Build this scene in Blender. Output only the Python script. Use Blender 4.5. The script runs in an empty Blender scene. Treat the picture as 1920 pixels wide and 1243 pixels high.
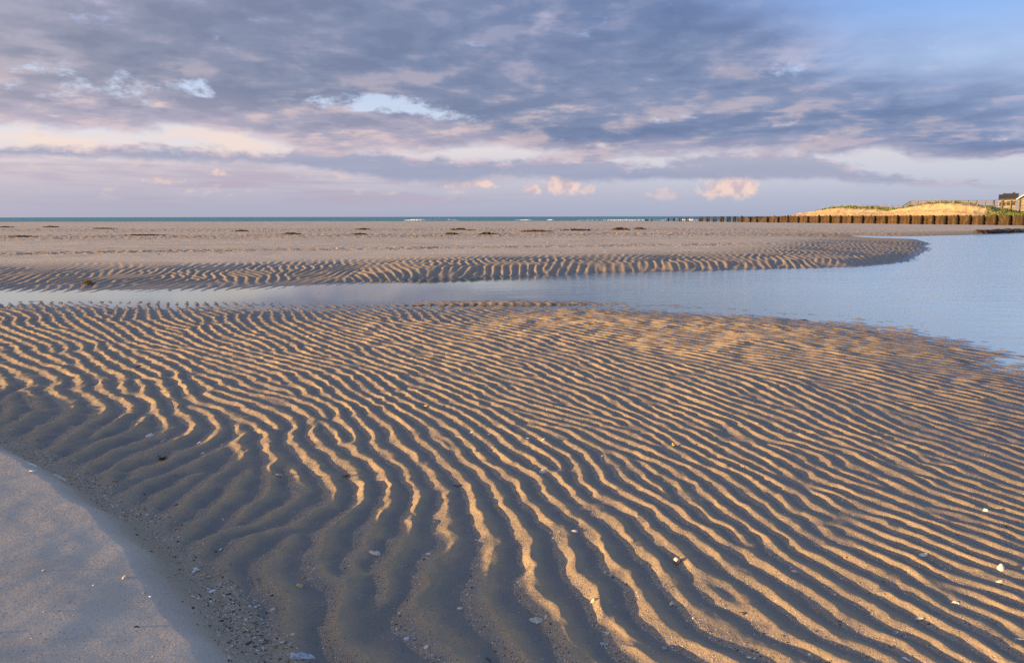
import bpy, bmesh, math, random
import numpy as np
from mathutils import Vector, Matrix

rng = np.random.default_rng(7)
random.seed(7)
C = bpy.context.scene
COL = C.collection
PI = math.pi

# ------------------------------------------------------------------ camera
FPX = 1507.0                      # focal length for a 1920 px wide frame
CAMZ = 1.60
PITCH = math.radians(8.12)
ROLL = math.radians(-0.09)

cam_d = bpy.data.cameras.new('camera')
cam = bpy.data.objects.new('camera', cam_d)
COL.objects.link(cam)
cam_d.sensor_width = 36.0
cam_d.lens = 36.0 * FPX / 1920.0
cam_d.clip_start = 0.05
cam_d.clip_end = 60000.0
Rm = Matrix.Rotation(PI / 2 - PITCH, 3, 'X') @ Matrix.Rotation(ROLL, 3, 'Z')
cam.matrix_world = Matrix.Translation((0, 0, CAMZ)) @ Rm.to_4x4()
C.camera = cam
RN = np.array(Rm)


def ray(u, v):
    u = np.asarray(u, float); v = np.asarray(v, float)
    d = np.stack([(u - 960.0) / FPX, -(v - 621.5) / FPX, -np.ones_like(u)], -1)
    return d @ RN.T


def at_z(u, v, z):
    """the point of the level z seen in direction (u, v) of the survey photo"""
    d = ray(u, v)
    t = (z - CAMZ) / d[..., 2]
    return d[..., :2] * t[..., None]


def at_y(u, v, y):
    d = ray(u, v)
    t = y / d[..., 1]
    return np.stack([d[..., 0] * t, d[..., 1] * t, CAMZ + d[..., 2] * t], -1)


# ------------------------------------------------------------------ numeric helpers
_perm = np.random.default_rng(3).permutation(512)
_ang = np.random.default_rng(4).uniform(0, 2 * PI, 512)


def gnoise(x, y, seed=0):
    """2-D gradient noise, about -0.7 .. 0.7"""
    xi = np.floor(x).astype(np.int64); yi = np.floor(y).astype(np.int64)
    xf = x - xi; yf = y - yi
    sx = xf * xf * xf * (xf * (xf * 6 - 15) + 10)
    sy = yf * yf * yf * (yf * (yf * 6 - 15) + 10)

    def g(ix, iy, fx, fy):
        h = _perm[(_perm[(ix + seed * 37) & 511] + iy + seed * 11) & 511]
        a = _ang[h]
        return np.cos(a) * fx + np.sin(a) * fy
    a = g(xi, yi, xf, yf); b = g(xi + 1, yi, xf - 1, yf)
    c = g(xi, yi + 1, xf, yf - 1); d = g(xi + 1, yi + 1, xf - 1, yf - 1)
    return (a + (b - a) * sx) * (1 - sy) + (c + (d - c) * sx) * sy


def fbm(x, y, octv=4, seed=0, gain=0.5):
    s = 0.0; a = 1.0
    for o in range(octv):
        s = s + a * gnoise(x * 2 ** o + 17.3 * o, y * 2 ** o - 9.1 * o, seed + o)
        a *= gain
    return s


def sstep(a, b, x):
    t = np.clip((x - a) / (b - a), 0, 1)
    return t * t * (3 - 2 * t)


def seg_dist(px, py, line):
    """distance to an open polyline, side sign (+ left of travel) and arc parameter (index)"""
    best = np.full(px.shape, 1e9); side = np.zeros(px.shape); arc = np.zeros(px.shape)
    for i in range(len(line) - 1):
        ax, ay = line[i]; bx, by = line[i + 1]
        dx, dy = bx - ax, by - ay
        L2 = dx * dx + dy * dy + 1e-12
        t = np.clip(((px - ax) * dx + (py - ay) * dy) / L2, 0, 1)
        ex = px - ax - t * dx; ey = py - ay - t * dy
        d = ex * ex + ey * ey
        m = d < best - 1e-12
        best = np.where(m, d, best)
        side = np.where(m, dx * (py - ay) - dy * (px - ax), side)
        arc = np.where(m, i + t, arc)
    return np.sqrt(best), side, arc


def inside(px, py, poly):
    c = np.zeros(px.shape, bool)
    n = len(poly)
    for i in range(n):
        x0, y0 = poly[i]; x1, y1 = poly[(i + 1) % n]
        if y0 == y1:
            continue
        m = ((y0 > py) != (y1 > py)) & (px < (x1 - x0) * (py - y0) / (y1 - y0) + x0)
        c ^= m
    return c


def bicubic(G, fx, fy):
    """Catmull-Rom look-up of grid G[iy, ix] at fractional indices"""
    ny, nx = G.shape
    fx = np.clip(fx, 1, nx - 3.001); fy = np.clip(fy, 1, ny - 3.001)
    ix = fx.astype(np.int64); iy = fy.astype(np.int64)
    tx = fx - ix; ty = fy - iy

    def w(t):
        return (-.5 * t + t * t - .5 * t ** 3, 1 - 2.5 * t * t + 1.5 * t ** 3,
                .5 * t + 2 * t * t - 1.5 * t ** 3, -.5 * t * t + .5 * t ** 3)
    wx = w(tx); wy = w(ty)
    out = 0
    for j in range(4):
        row = 0
        for i in range(4):
            row = row + wx[i] * G[iy + j - 1, ix + i - 1]
        out = out + wy[j] * row
    return out


# ------------------------------------------------------------------ surveyed ripple crests
# each entry: origin of a survey tile, then crest lines measured in it (4 units = 1 survey unit)
CRESTS = [
 ((960, 943), [
  "20,80 100,165 150,230 170,305 130,345 130,400 160,480 160,560 120,620 220,680 310,760 370,820 390,930 430,1040 500,1190",
  "150,0 250,80 350,160 410,230 415,300 440,370 490,450 490,520 560,590 640,650 710,730 700,810 760,930 850,1010 950,1090 1050,1200",
  "350,0 430,60 530,110 600,160 640,230 650,290 720,360 800,420 830,500 930,570 1000,650 1040,720 1045,770 1080,840 1170,930 1280,1000 1400,1080 1560,1150 1680,1200",
  "600,0 720,60 820,120 860,180 890,220 900,270 1000,350 1090,430 1160,490 1220,590 1290,690 1380,740 1440,800 1540,870 1650,950 1770,1010 1920,1070",
  "810,0 930,60 1000,120 1060,180 1130,230 1200,270 1280,330 1280,370 1360,420 1440,490 1450,580 1490,640 1560,700 1640,720",
  "1480,515 1560,560 1640,590 1700,640 1750,700 1770,740 1850,790 1920,840",
  "1060,0 1150,80 1200,130 1300,200 1420,270 1500,330 1600,400 1700,480 1800,540 1880,590 1920,640",
  "1240,0 1280,60 1370,110 1430,150 1500,190 1560,240 1650,280 1760,330 1860,390 1920,430",
  "1410,0 1500,70 1590,120 1660,160 1750,220 1830,290",
  "1600,20 1700,70 1800,150", "1720,0 1830,60"]),
 ((480, 943), [
  "880,0 900,50 960,80 930,110 900,170 930,230 1010,260 1110,280 1060,370 980,440 860,500 740,540 660,590 690,640 700,700 660,780 600,870 620,950 600,1000 650,1060 760,1130 850,1200",
  "1230,20 1180,60 1185,120 1150,190 1120,250",
  "1420,0 1430,60 1420,130 1400,190 1450,230 1490,290 1480,320 1400,380 1310,410 1270,460 1310,560 1290,640 1210,720 1190,780 1220,850 1300,930 1400,1000 1500,1090 1570,1200",
  "1640,0 1670,80 1720,160 1790,230 1820,320 1750,350 1720,400 1740,470 1730,560 1700,640 1700,710 1770,790 1860,890 1920,970 1960,1060 1990,1140 2000,1200",
  "620,0 520,20 440,60 330,140 220,190 100,220 0,250",
  "750,60 640,130 540,190 480,260 520,320 500,380 460,430 520,510 620,570",
  "0,640 130,650 230,700 290,770 280,830 220,890"]),
 ((0, 643), [
  "60,180 130,220 210,270 270,310 250,330 180,350 110,380 0,400",
  "0,250 40,290 55,330 0,370",
  "170,370 240,390 290,440 290,500 220,570 120,620 0,660",
  "200,170 330,200 420,250 460,290 420,330 380,350 430,390 520,420 560,480 520,540 420,600 300,660 200,720 100,770",
  "460,180 500,220 580,250 640,290 590,330 620,370 690,400 760,440 800,490 760,550 690,600 640,640 540,720 430,790 350,860",
  "560,100 610,130 590,160 640,180 690,230 790,270 760,310 800,370 870,400 940,440 1010,490 990,530 900,570 870,610",
  "1090,550 1040,610 960,670 860,720 700,760",
  "720,130 770,160 830,200 900,230 950,250 930,280 920,330 970,380",
  "820,110 900,150 960,190 1050,220 1120,260 1190,270 1230,310 1240,360 1280,410 1330,460 1320,510 1400,550 1460,590 1470,640 1420,690 1300,740 1180,790 1060,850 940,890 840,950 780,1030 740,1110",
  "1010,270 1050,290 1100,340 1060,370 1100,410 1150,440 1190,480 1170,530 1230,560 1270,600 1250,650 1190,700 1100,730 1000,765 900,800 780,850 680,900 600,960",
  "950,95 1030,130 1100,170 1170,210 1230,250",
  "1080,85 1150,130 1230,160 1300,190 1350,220 1330,250 1360,290 1400,350 1430,400 1480,440 1560,460 1650,480 1720,520 1800,570 1880,595",
  "1230,85 1300,130 1380,160 1450,210 1420,240 1480,270 1540,310 1610,350 1560,370 1590,410 1680,430 1780,460 1870,500 1920,530",
  "1430,480 1500,490 1570,530 1640,580 1650,650 1600,720 1480,790 1360,850 1260,890 1130,930 950,960 850,1000",
  "1820,600 1800,640 1830,690 1800,740 1750,770 1800,790 1860,830 1820,870 1780,900 1690,950 1620,1010",
  "1680,780 1560,850 1480,910 1350,960 1230,1000 1100,1060 960,1130",
  "1480,160 1560,190 1620,220 1700,235 1780,260 1860,320 1920,350",
  "1500,125 1600,150 1700,190 1830,235", "1460,90 1580,110 1700,150 1800,180 1900,220",
  "1530,240 1600,260 1680,310 1760,350 1850,370 1920,390", "1680,370 1750,400 1850,420 1920,440"]),
 ((480, 643), [
  "0,520 60,540 100,580 170,640", "10,640 80,680 90,720 110,790 150,860 140,900 110,930 120,1000",
  "0,450 80,470 190,520 260,560 320,590 290,640 280,700 290,770 360,820 410,880 440,920 490,980 550,1010",
  "0,390 120,400 240,440 330,490 400,540 480,580", "200,395 300,420 400,450 470,490 550,550",
  "480,420 560,460 620,500 650,550 600,575", "600,570 670,600 720,650 755,700 720,750 740,800 820,850 900,890 930,950 990,1000 1000,1060",
  "430,610 440,680 480,740 560,810 590,830", "520,600 580,640 610,700 630,740", "660,860 710,900 750,970 800,1030 830,1075",
  "330,275 400,290 470,330 540,390 620,430 700,460 735,500 740,540 790,580 850,630 895,670 880,720 920,780 1000,830 1050,870 1100,935 1150,970 1170,1030 1150,1080 1210,1110 1250,1170",
  "450,250 520,280 590,330 660,380 720,430 790,460 840,500 900,540 920,580 1000,610 1040,660 1050,720 1130,770 1190,820 1240,880 1280,930 1330,960 1370,1030 1420,1090 1430,1200",
  "640,290 700,320 730,350 800,390 870,430 950,470 1040,540 1120,590 1180,650 1230,710 1310,770 1370,820 1420,890 1490,940 1560,1000 1610,1070 1640,1130 1650,1200",
  "790,320 860,360 930,400 1000,440 1090,490 1180,540 1260,580 1310,630 1390,680 1480,730 1540,780 1570,830",
  "1330,690 1400,740 1450,790", "950,340 1030,390 1130,440 1200,480", "1010,310 1100,360 1180,410 1250,440",
  "1230,500 1330,540 1400,580 1480,630 1550,680 1600,740 1660,790", "1290,470 1400,500 1490,540 1570,600 1650,660 1720,710 1760,750",
  "1470,480 1560,520 1650,570 1740,630 1830,690 1880,730", "1590,460 1690,510 1780,570 1870,630 1920,670",
  "1230,250 1300,290 1380,330 1450,350 1540,390 1640,430 1750,480 1850,530 1920,580",
  "1320,250 1400,290 1500,330 1600,360 1650,400 1760,430 1850,460 1920,480", "1070,270 1180,310 1280,340 1360,360",
  "1540,835 1620,890 1720,960 1790,1030 1820,1110 1860,1190 1940,1280", "1650,810 1750,890 1880,970 1930,1000 2000,1100 2070,1200",
  "1820,810 1920,890 2100,960 2140,980 2165,1080 2220,1140 2290,1195"]),
 ((960, 643), [
  "60,730 200,780 330,850 370,910 340,950 380,1000 420,1060 460,1120 560,1190", "0,785 140,840 220,890 270,940",
  "250,730 340,760 420,820 480,880 510,930 540,1010 580,1070 680,1130 780,1170 860,1200",
  "410,725 490,770 560,820 610,870 640,910 680,970 730,1030 800,1070 900,1120 1000,1170 1070,1200",
  "490,690 570,720 640,750 690,800 740,850 790,890 820,940 840,980 920,1020 1000,1070 1090,1130 1170,1160",
  "770,810 850,850 900,890 950,930 1000,980 1080,1040 1150,1090 1200,1140",
  "840,765 900,790 1000,820 1100,860 1180,910 1260,950 1340,1010 1420,1060 1460,1110 1520,1160 1560,1200",
  "990,860 1060,890 1110,960 1200,1010 1290,1070 1330,1130 1340,1190",
  "900,725 1000,760 1080,800 1150,840 1240,870 1330,900 1430,960 1520,1010 1600,1070 1640,1110",
  "1060,690 1150,720 1230,770 1310,810 1390,870 1500,900 1600,940 1690,1000 1760,1070 1840,1110 1920,1150",
  "650,600 750,620 850,640 940,670 990,710", "700,500 800,540 900,580 1000,640 1090,680",
  "1060,560 1150,600 1230,640 1300,690 1380,720 1470,760 1540,800 1620,840 1700,880 1800,920 1920,980",
  "1260,545 1350,590 1450,620 1520,650 1580,690 1680,730 1780,780 1860,820 1920,840",
  "1440,520 1540,560 1640,600 1720,660 1800,710 1920,750", "1390,460 1500,500 1620,540 1720,570 1790,630", "1800,640 1920,690",
  "210,345 320,390 420,430 500,480 590,500",
  "410,330 520,370 620,420 720,470 820,510 900,540 1000,580 1100,630 1180,680 1260,740 1340,760 1420,800 1480,840",
  "580,330 680,370 780,420 850,470 890,505", "380,590 480,610 570,640 640,680", "200,620 300,650 390,680 410,720"]),
 ((1440, 643), [
  "0,670 130,680 240,700 330,780 430,810 500,850 540,890", "10,730 120,760 230,800 300,860 350,910 370,960", "0,860 100,890 180,960",
  "380,750 500,790 590,840 640,900 760,920 880,960",
  "570,740 680,790 780,850 900,890 1000,930 1100,990 1220,1050 1350,1110 1500,1150",
  "660,690 800,740 900,800 1000,830 1090,880 1180,920",
  "930,700 1030,740 1150,790 1230,850 1350,870 1480,900 1600,960 1750,1010 1920,1060",
  "1060,660 1200,690 1330,730 1450,770 1600,820 1750,880 1920,940", "1280,680 1400,700 1550,750 1700,790 1830,850",
  "970,500 1100,550 1250,600 1370,640 1500,680", "740,460 850,520 960,570 1050,610 1180,640",
  "950,430 1080,470 1200,510 1330,560 1480,600 1620,640 1750,680", "1180,430 1290,450 1400,490 1550,510 1700,550 1920,590",
  "180,980 330,1030 480,1080 620,1120 740,1180", "380,980 500,1020 620,1070 740,1120 860,1150 1000,1200",
  "410,910 520,950 640,990 780,1040 900,1080 1060,1140 1200,1190", "620,870 740,920 860,980 1000,1020 1120,1090 1260,1130"]),
 ((1440, 943), [
  "0,1065 150,1110 340,1190", "0,850 80,920 200,990 330,1060 450,1130 560,1200",
  "0,630 80,690 180,740 270,810 360,900 480,980 600,1010 760,1050 880,1110 1000,1190",
  "0,430 100,500 230,570 350,650 440,720 510,800 570,850 700,880 830,920 950,970 1060,1040 1120,1110 1250,1200",
  "0,240 60,300 90,340 180,400 300,470 420,530 530,590 620,650 700,700 820,750 950,830 1070,890 1180,940 1290,1040 1400,1100 1520,1160 1600,1200",
  "0,120 100,180 190,250 250,310 380,370 500,430 620,490 740,540 850,600 950,660 1060,720 1160,790 1280,860 1400,920 1520,970 1620,1030 1700,1090 1800,1170",
  "0,30 130,60 240,120 300,200 420,250 480,300 600,360 730,410 850,460 950,520 1030,580 1120,630 1230,690 1350,740 1450,790 1560,850 1680,910 1770,980 1850,1030 1920,1060",
  "620,260 740,310 860,350 960,400 1060,460 1150,520 1240,580 1330,640 1420,690",
  "160,10 280,40 380,90 520,130 650,170 750,210 850,260 970,320 1080,380 1200,420 1310,480 1420,530 1560,570 1700,610 1830,650 1920,690",
  "870,190 1000,240 1130,290 1250,350 1380,400 1500,450 1650,490 1800,540 1920,580",
  "900,130 1000,150 1120,200 1250,250 1380,300 1500,360 1640,410 1780,450 1920,480",
  "800,10 920,50 1050,90 1180,150 1300,220 1450,280 1600,330 1750,380 1920,430",
  "960,0 1100,40 1230,80 1370,160 1500,190 1650,240 1800,300 1920,340", "1310,50 1450,90 1570,140 1720,200",
  "1250,0 1400,30 1540,70 1680,130 1800,160 1920,200", "1480,620 1600,660 1720,710 1820,750 1920,800",
  "1640,0 1760,30 1880,70", "1830,880 1920,930"]),
 ((0, 540), [
  "850,235 920,270 980,320 1040,380 1120,410 1250,430", "960,230 1010,270 1080,310 1140,360 1250,400 1380,440",
  "750,240 820,280 900,350 960,390 1080,430 1300,470", "610,230 680,270 790,330 860,390 960,430", "520,230 590,290 690,340 770,380 850,420",
  "460,295 570,340 680,380 760,410", "340,305 450,350 560,390 620,410", "220,310 320,340 400,380 500,405",
  "240,150 320,190 290,230 370,260", "130,150 240,200 190,240 280,290", "10,150 150,205 90,245 200,300",
  "590,120 640,150 650,175", "690,125 730,150 720,175", "790,125 805,170", "880,130 870,170", "960,130 940,180 910,225", "1040,130 1030,150",
  "1120,165 1120,200", "1030,170 1010,215", "1210,170 1220,190", "1520,210 1530,250 1490,290", "1610,200 1640,250",
  "1060,225 1110,260 1200,300 1310,330", "1160,220 1220,260 1370,290", "1700,220 1750,260 1830,320 1920,350", "1720,305 1830,350 1920,370",
  "1620,310 1700,360 1850,400", "1530,320 1600,370 1750,410", "1460,325 1540,390 1650,430", "1370,350 1460,400 1530,430"]),
 ((480, 540), [
  "280,160 310,215", "350,160 390,210", "430,160 470,205", "500,160 560,200", "580,160 650,195", "200,165 225,220", "750,170 800,195",
  "270,245 340,290 440,340 560,380", "360,240 450,280 560,320 700,360", "430,230 540,275 660,330 790,360", "520,220 620,260 750,300 870,320",
  "600,215 700,250 830,290 920,330", "690,215 790,240 900,270 1000,300", "770,215 880,240 1000,290", "180,250 290,310 400,350",
  "80,250 170,300 300,350", "0,270 100,330 180,370", "1000,200 1040,240", "1080,200 1120,235", "1170,195 1210,235", "1250,195 1290,230",
  "1340,200 1390,240", "1430,205 1540,250", "1120,250 1300,300 1480,350", "1190,245 1400,290 1600,340", "1260,240 1420,270 1640,310"]),
]
ZREF = 0.085


def crest_samples(step=0.012):
    P = []; N = []; I = []
    k = 0
    for (ox, oy), lines in CRESTS:
        for s in lines:
            p = np.array([[float(c) for c in q.split(',')] for q in s.split()])
            uv = p / 4.0 + (ox, oy)
            g = at_z(uv[:, 0], uv[:, 1], ZREF)
            # smooth the survey polygon (Chaikin)
            for _ in range(2):
                a = g[:-1] * .75 + g[1:] * .25; b = g[:-1] * .25 + g[1:] * .75
                m = np.empty((2 * len(a), 2)); m[0::2] = a; m[1::2] = b
                g = np.vstack([g[:1], m, g[-1:]])
            seg = np.diff(g, axis=0); L = np.hypot(seg[:, 0], seg[:, 1]); cum = np.r_[0, np.cumsum(L)]
            n = max(3, int(cum[-1] / step))
            t = np.linspace(0, cum[-1], n)
            q = np.stack([np.interp(t, cum, g[:, 0]), np.interp(t, cum, g[:, 1])], -1)
            d = np.gradient(q, axis=0); d /= np.hypot(d[:, 0], d[:, 1])[:, None] + 1e-12
            P.append(q); N.append(np.stack([-d[:, 1], d[:, 0]], -1)); I.append(np.full(n, k)); k += 1
    return np.vstack(P), np.vstack(N), np.concatenate(I)

# ------------------------------------------------------------------ ripple phase field
LAM = np.array([
 (-.5, 2.6, .235), (.5, 2.6, .175), (1.5, 2.6, .118), (-1, 3.7, .19), (-.3, 3.7, .165), (.5, 3.7, .138), (1.5, 3.7, .122), (2.5, 3.7, .115),
 (-3.5, 4.8, .29), (-2, 4.8, .185), (-.5, 4.8, .132), (.5, 4.8, .115), (1.5, 4.8, .118), (3, 4.8, .125),
 (-5, 6.2, .20), (-4, 6.2, .175), (-2, 6.2, .132), (-.5, 6.2, .12), (.5, 6.2, .115), (2, 6.2, .13), (3.5, 6, .138),
 (-5, 8, .165), (-2, 8, .135), (-.5, 8, .138), (2, 8, .16), (4, 8, .165),
 (-6, 10, .155), (-2, 10, .15), (0, 10, .17), (3, 10, .19), (7, 10, .19), (-7, 12.5, .172), (-2, 12.5, .165), (2, 12.5, .20), (6, 12, .21)])


def shepard(px, py, sx, sy, vals, s0, pw=2.0):
    """smooth scattered-data interpolation of several channels"""
    out = np.zeros((px.size, vals.shape[1]))
    for a in range(0, px.size, 4000):
        d2 = (px[a:a + 4000, None] - sx) ** 2 + (py[a:a + 4000, None] - sy) ** 2 + s0 * s0
        w = d2 ** -pw
        out[a:a + 4000] = w @ vals / w.sum(1, keepdims=True)
    return out


def solve_phase(x0, y0, nx, ny, h, kx, ky, wc, tgt, eps, eta, iters):
    """complex field psi whose argument turns along (kx, ky), equal to tgt where wc > 0"""
    kxe = .5 * (kx[:, 1:] + kx[:, :-1]) * h; kye = .5 * (ky[1:] + ky[:-1]) * h
    ex = np.exp(1j * kxe).astype(np.complex64); ey = np.exp(1j * kye).astype(np.complex64)
    cx = np.conj(ex); cy = np.conj(ey)
    diag = np.zeros((ny, nx), np.float32)
    diag[:, 1:] += 1; diag[:, :-1] += 1; diag[1:] += 1; diag[:-1] += 1
    dg = (diag + wc + eps).astype(np.float32)

    def A(p):
        r = dg * p
        r[:, 1:] -= ex * p[:, :-1]
        r[:, :-1] -= cx * p[:, 1:]
        r[1:] -= ey * p[:-1]
        r[:-1] -= cy * p[1:]
        return r
    b = (wc * tgt + eps * eta).astype(np.complex64)
    x = b / dg
    r = b - A(x); z = r / dg; p = z.copy()
    rz = np.vdot(r, z).real
    for _ in range(iters):
        Ap = A(p)
        al = np.float32(rz / np.vdot(p, Ap).real)
        x += al * p; r -= al * Ap
        z = r / dg
        rn = np.vdot(r, z).real
        p = z + np.float32(rn / rz) * p
        rz = rn
    return x


def boxblur(a, n):
    for ax in (0, 1):
        for _ in range(2):
            c = np.cumsum(np.pad(a, [(n + 1, n) if i == ax else (0, 0) for i in range(2)], mode='edge'), axis=ax)
            a = (np.take(c, range(2 * n + 1, c.shape[ax]), axis=ax) - np.take(c, range(0, c.shape[ax] - 2 * n - 1), axis=ax)) / (2 * n + 1)
    return a


class Field:
    def __init__(s, x0, y0, x1, y1, h):
        s.x0, s.y0, s.h = x0, y0, h
        s.nx = int((x1 - x0) / h); s.ny = int((y1 - y0) / h)
        s.X, s.Y = np.meshgrid(x0 + h * np.arange(s.nx), y0 + h * np.arange(s.ny))

    def coarse(s, f, q=8):
        """evaluate f(x, y) -> (n, c) on every q-th node, interpolate to the grid"""
        cx = np.arange(-1, s.nx // q + 3) * q; cy = np.arange(-1, s.ny // q + 3) * q
        X, Y = np.meshgrid(s.x0 + s.h * cx, s.y0 + s.h * cy)
        v = f(X.ravel(), Y.ravel())
        gx, gy = np.meshgrid(np.arange(s.nx) / q + 1, np.arange(s.ny) / q + 1)
        return [bicubic(v[:, c].reshape(X.shape), gx, gy) for c in range(v.shape[1])]

    def look(s, G, x, y):
        return bicubic(G, (x - s.x0) / s.h, (y - s.y0) / s.h)


def near_ripples():
    F = Field(-10.5, 1.9, 10.5, 15.6, 0.015)
    P, N, _ = crest_samples(0.05)
    # directions beyond the surveyed crests
    ex = np.array([at_z(u, v, ZREF) for u, v in ((1100, 600), (1300, 610), (1500, 625), (1700, 650), (1880, 690), (1250, 640), (1450, 660), (1000, 585), (2100, 800), (2150, 1000))])
    en = np.array([(.62, .78), (.66, .75), (.68, .73), (.7, .72), (.72, .7), (.66, .75), (.68, .73), (.75, .66), (.74, .67), (.78, .63)])
    S = np.vstack([P, np.repeat(ex, 4, 0)]); D = np.vstack([N, np.repeat(en, 4, 0)])
    nx, ny = F.coarse(lambda x, y: shepard(x, y, S[:, 0], S[:, 1], D, .16, 1.7))
    L, = F.coarse(lambda x, y: shepard(x, y, LAM[:, 0], LAM[:, 1], LAM[:, 2:3], .3, 1.5))
    n = np.hypot(nx, ny) + 1e-6
    k = 2 * PI / L
    kx = k * nx / n; ky = k * ny / n
    # wander of the unsurveyed crests
    wob = .35 * fbm(F.X * .9, F.Y * .9, 2, 5)
    kx, ky = kx * np.cos(wob) - ky * np.sin(wob), kx * np.sin(wob) + ky * np.cos(wob)
    Q, _, _ = crest_samples(0.010)
    ix = np.rint((Q[:, 0] - F.x0) / F.h).astype(int); iy = np.rint((Q[:, 1] - F.y0) / F.h).astype(int)
    ok = (ix >= 0) & (iy >= 0) & (ix < F.nx) & (iy < F.ny)
    ix, iy, Q = ix[ok], iy[ok], Q[ok]
    wc = np.zeros((F.ny, F.nx), np.float32); tg = np.zeros((F.ny, F.nx), np.complex64)
    ph = kx[iy, ix] * (F.x0 + ix * F.h - Q[:, 0]) + ky[iy, ix] * (F.y0 + iy * F.h - Q[:, 1])
    np.add.at(wc, (iy, ix), .35); np.add.at(tg, (iy, ix), .35 * np.exp(1j * ph))
    tg = tg / np.maximum(wc, 1e-6)
    near = boxblur((wc > 0).astype(float), 14)
    eps = np.where(near > 1e-3, 2e-4, 1 / 900.).astype(np.float32)
    r = np.random.default_rng(11)
    eta = (r.normal(size=wc.shape) + 1j * r.normal(size=wc.shape)).astype(np.complex64) * 18
    eta *= (eps > 1e-3)
    kx = kx.astype(np.float32); ky = ky.astype(np.float32)
    psi = solve_phase(F.x0, F.y0, F.nx, F.ny, F.h, kx, ky, wc, tg, eps, eta, 240)
    for e in (.012, .02):              # settle: keep the phase, let weak spots heal
        psi = psi / (np.abs(psi) + 1e-4)
        psi = solve_phase(F.x0, F.y0, F.nx, F.ny, F.h, kx, ky, wc * .5, tg, np.float32(e) + 0 * wc, psi, 40)
    a = np.abs(psi); m = boxblur(a, 30) + 1e-6
    amp = np.clip(a / m * 1.25, 0, 1)
    ps = psi / (a + .12 * m)
    return F, ps.real.astype(np.float32), ps.imag.astype(np.float32), amp.astype(np.float32), L.astype(np.float32)


def far_ripples():
    F = Field(-18, 16.0, 30, 60, 0.045)
    wob = .62 * fbm(F.X * .5, F.Y * .35, 3, 9) + .35 * gnoise(F.X * 1.6, F.Y * 1.1, 10)
    base = np.deg2rad(np.interp(F.X, [-14, -8, 1, 18, 30], [16, 12, -5, -26, -30]))
    k = 2 * PI / (.25 + .05 * fbm(F.X * .2, F.Y * .2, 2, 3))
    kx = k * np.cos(base + wob); ky = k * np.sin(base + wob)
    z = np.zeros((F.ny, F.nx), np.float32)
    r = np.random.default_rng(5)
    eta = (r.normal(size=z.shape) + 1j * r.normal(size=z.shape)).astype(np.complex64)
    kx = kx.astype(np.float32); ky = ky.astype(np.float32)
    psi = solve_phase(F.x0, F.y0, F.nx, F.ny, F.h, kx, ky, z, z, z + 1 / 80., eta, 100)
    psi = psi / (np.abs(psi) + 1e-4)
    psi = solve_phase(F.x0, F.y0, F.nx, F.ny, F.h, kx, ky, z, z, z + .06, psi, 25)
    a = np.abs(psi); m = boxblur(a, 20) + 1e-6
    ps = psi / (a + .12 * m)
    return F, ps.real.astype(np.float32), ps.imag.astype(np.float32), np.clip(a / m * 1.2, 0, 1).astype(np.float32)


def profile(re, im, wl=.36):  # wl: width share of the lee, may vary from place to place
    """height 0..1 of a current ripple: steep lee before the crest, long gentle back behind it; also the lee mask"""
    q = np.arctan2(im, re) / (2 * PI)                 # -.5 .. .5, crest at 0
    q = np.where(q > 1 - wl - .001, q - 1, q)
    back = np.where(q < -wl, q + 1, q)                # position on the back, 0..1-wl
    s = np.where((q <= 0) & (q >= -wl), -q / wl, np.clip(back / (1 - wl), 0, 1))
    h = .5 + .5 * np.cos(PI * s)
    h = .47 * h + .53 * (1 - s) ** 1.2
    lee = (q <= 0) & (q >= -wl)
    return h, np.where(lee, s, 0.0), np.where(lee, 0.0, s)


# ------------------------------------------------------------------ lie of the land
def px_line(pts, z=0.0):
    p = np.array(pts, float)
    return at_z(p[:, 0], p[:, 1], z)


NEAR_SHORE = px_line([(-700, 562), (-300, 563), (0, 565), (150, 568), (300, 572), (480, 574), (600, 577), (700, 576), (800, 573), (900, 572), (1000, 572),
                      (1100, 572), (1250, 577), (1400, 584), (1500, 591), (1620, 602), (1750, 617), (1850, 634), (1920, 652), (2020, 684), (2150, 740), (2300, 840)])
FAR_SHORE = px_line([(-700, 547), (-300, 546), (0, 545), (150, 545), (300, 543), (450, 541), (560, 536), (640, 531), (740, 525), (900, 519), (1100, 513), (1300, 509),
                     (1500, 503.5), (1609, 501), (1679, 494), (1703, 490), (1743, 467), (1732, 462.5), (1745, 457), (1719, 449), (1653, 447.5), (1610, 444.5), (1592, 441.5),
                     (1640, 442.6), (1700, 443.2), (1765, 442), (1850, 440), (1920, 437.5), (2060, 434.5), (2400, 431)])
POOL = np.vstack([NEAR_SHORE, at_z(np.array([2700.]), np.array([640.]), 0), FAR_SHORE[::-1]])
FOOT = px_line([(-700, 655), (-200, 748), (0, 835), (90, 880), (170, 930), (250, 985), (320, 1050), (370, 1110), (420, 1180), (470, 1243), (520, 1330)], .085)
FOOT = np.vstack([FOOT, [(-.5, 1.85), (-.2, 1.0), (.3, -.6), (1.5, -4)]])
BEACH_CREST = 235.0


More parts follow.
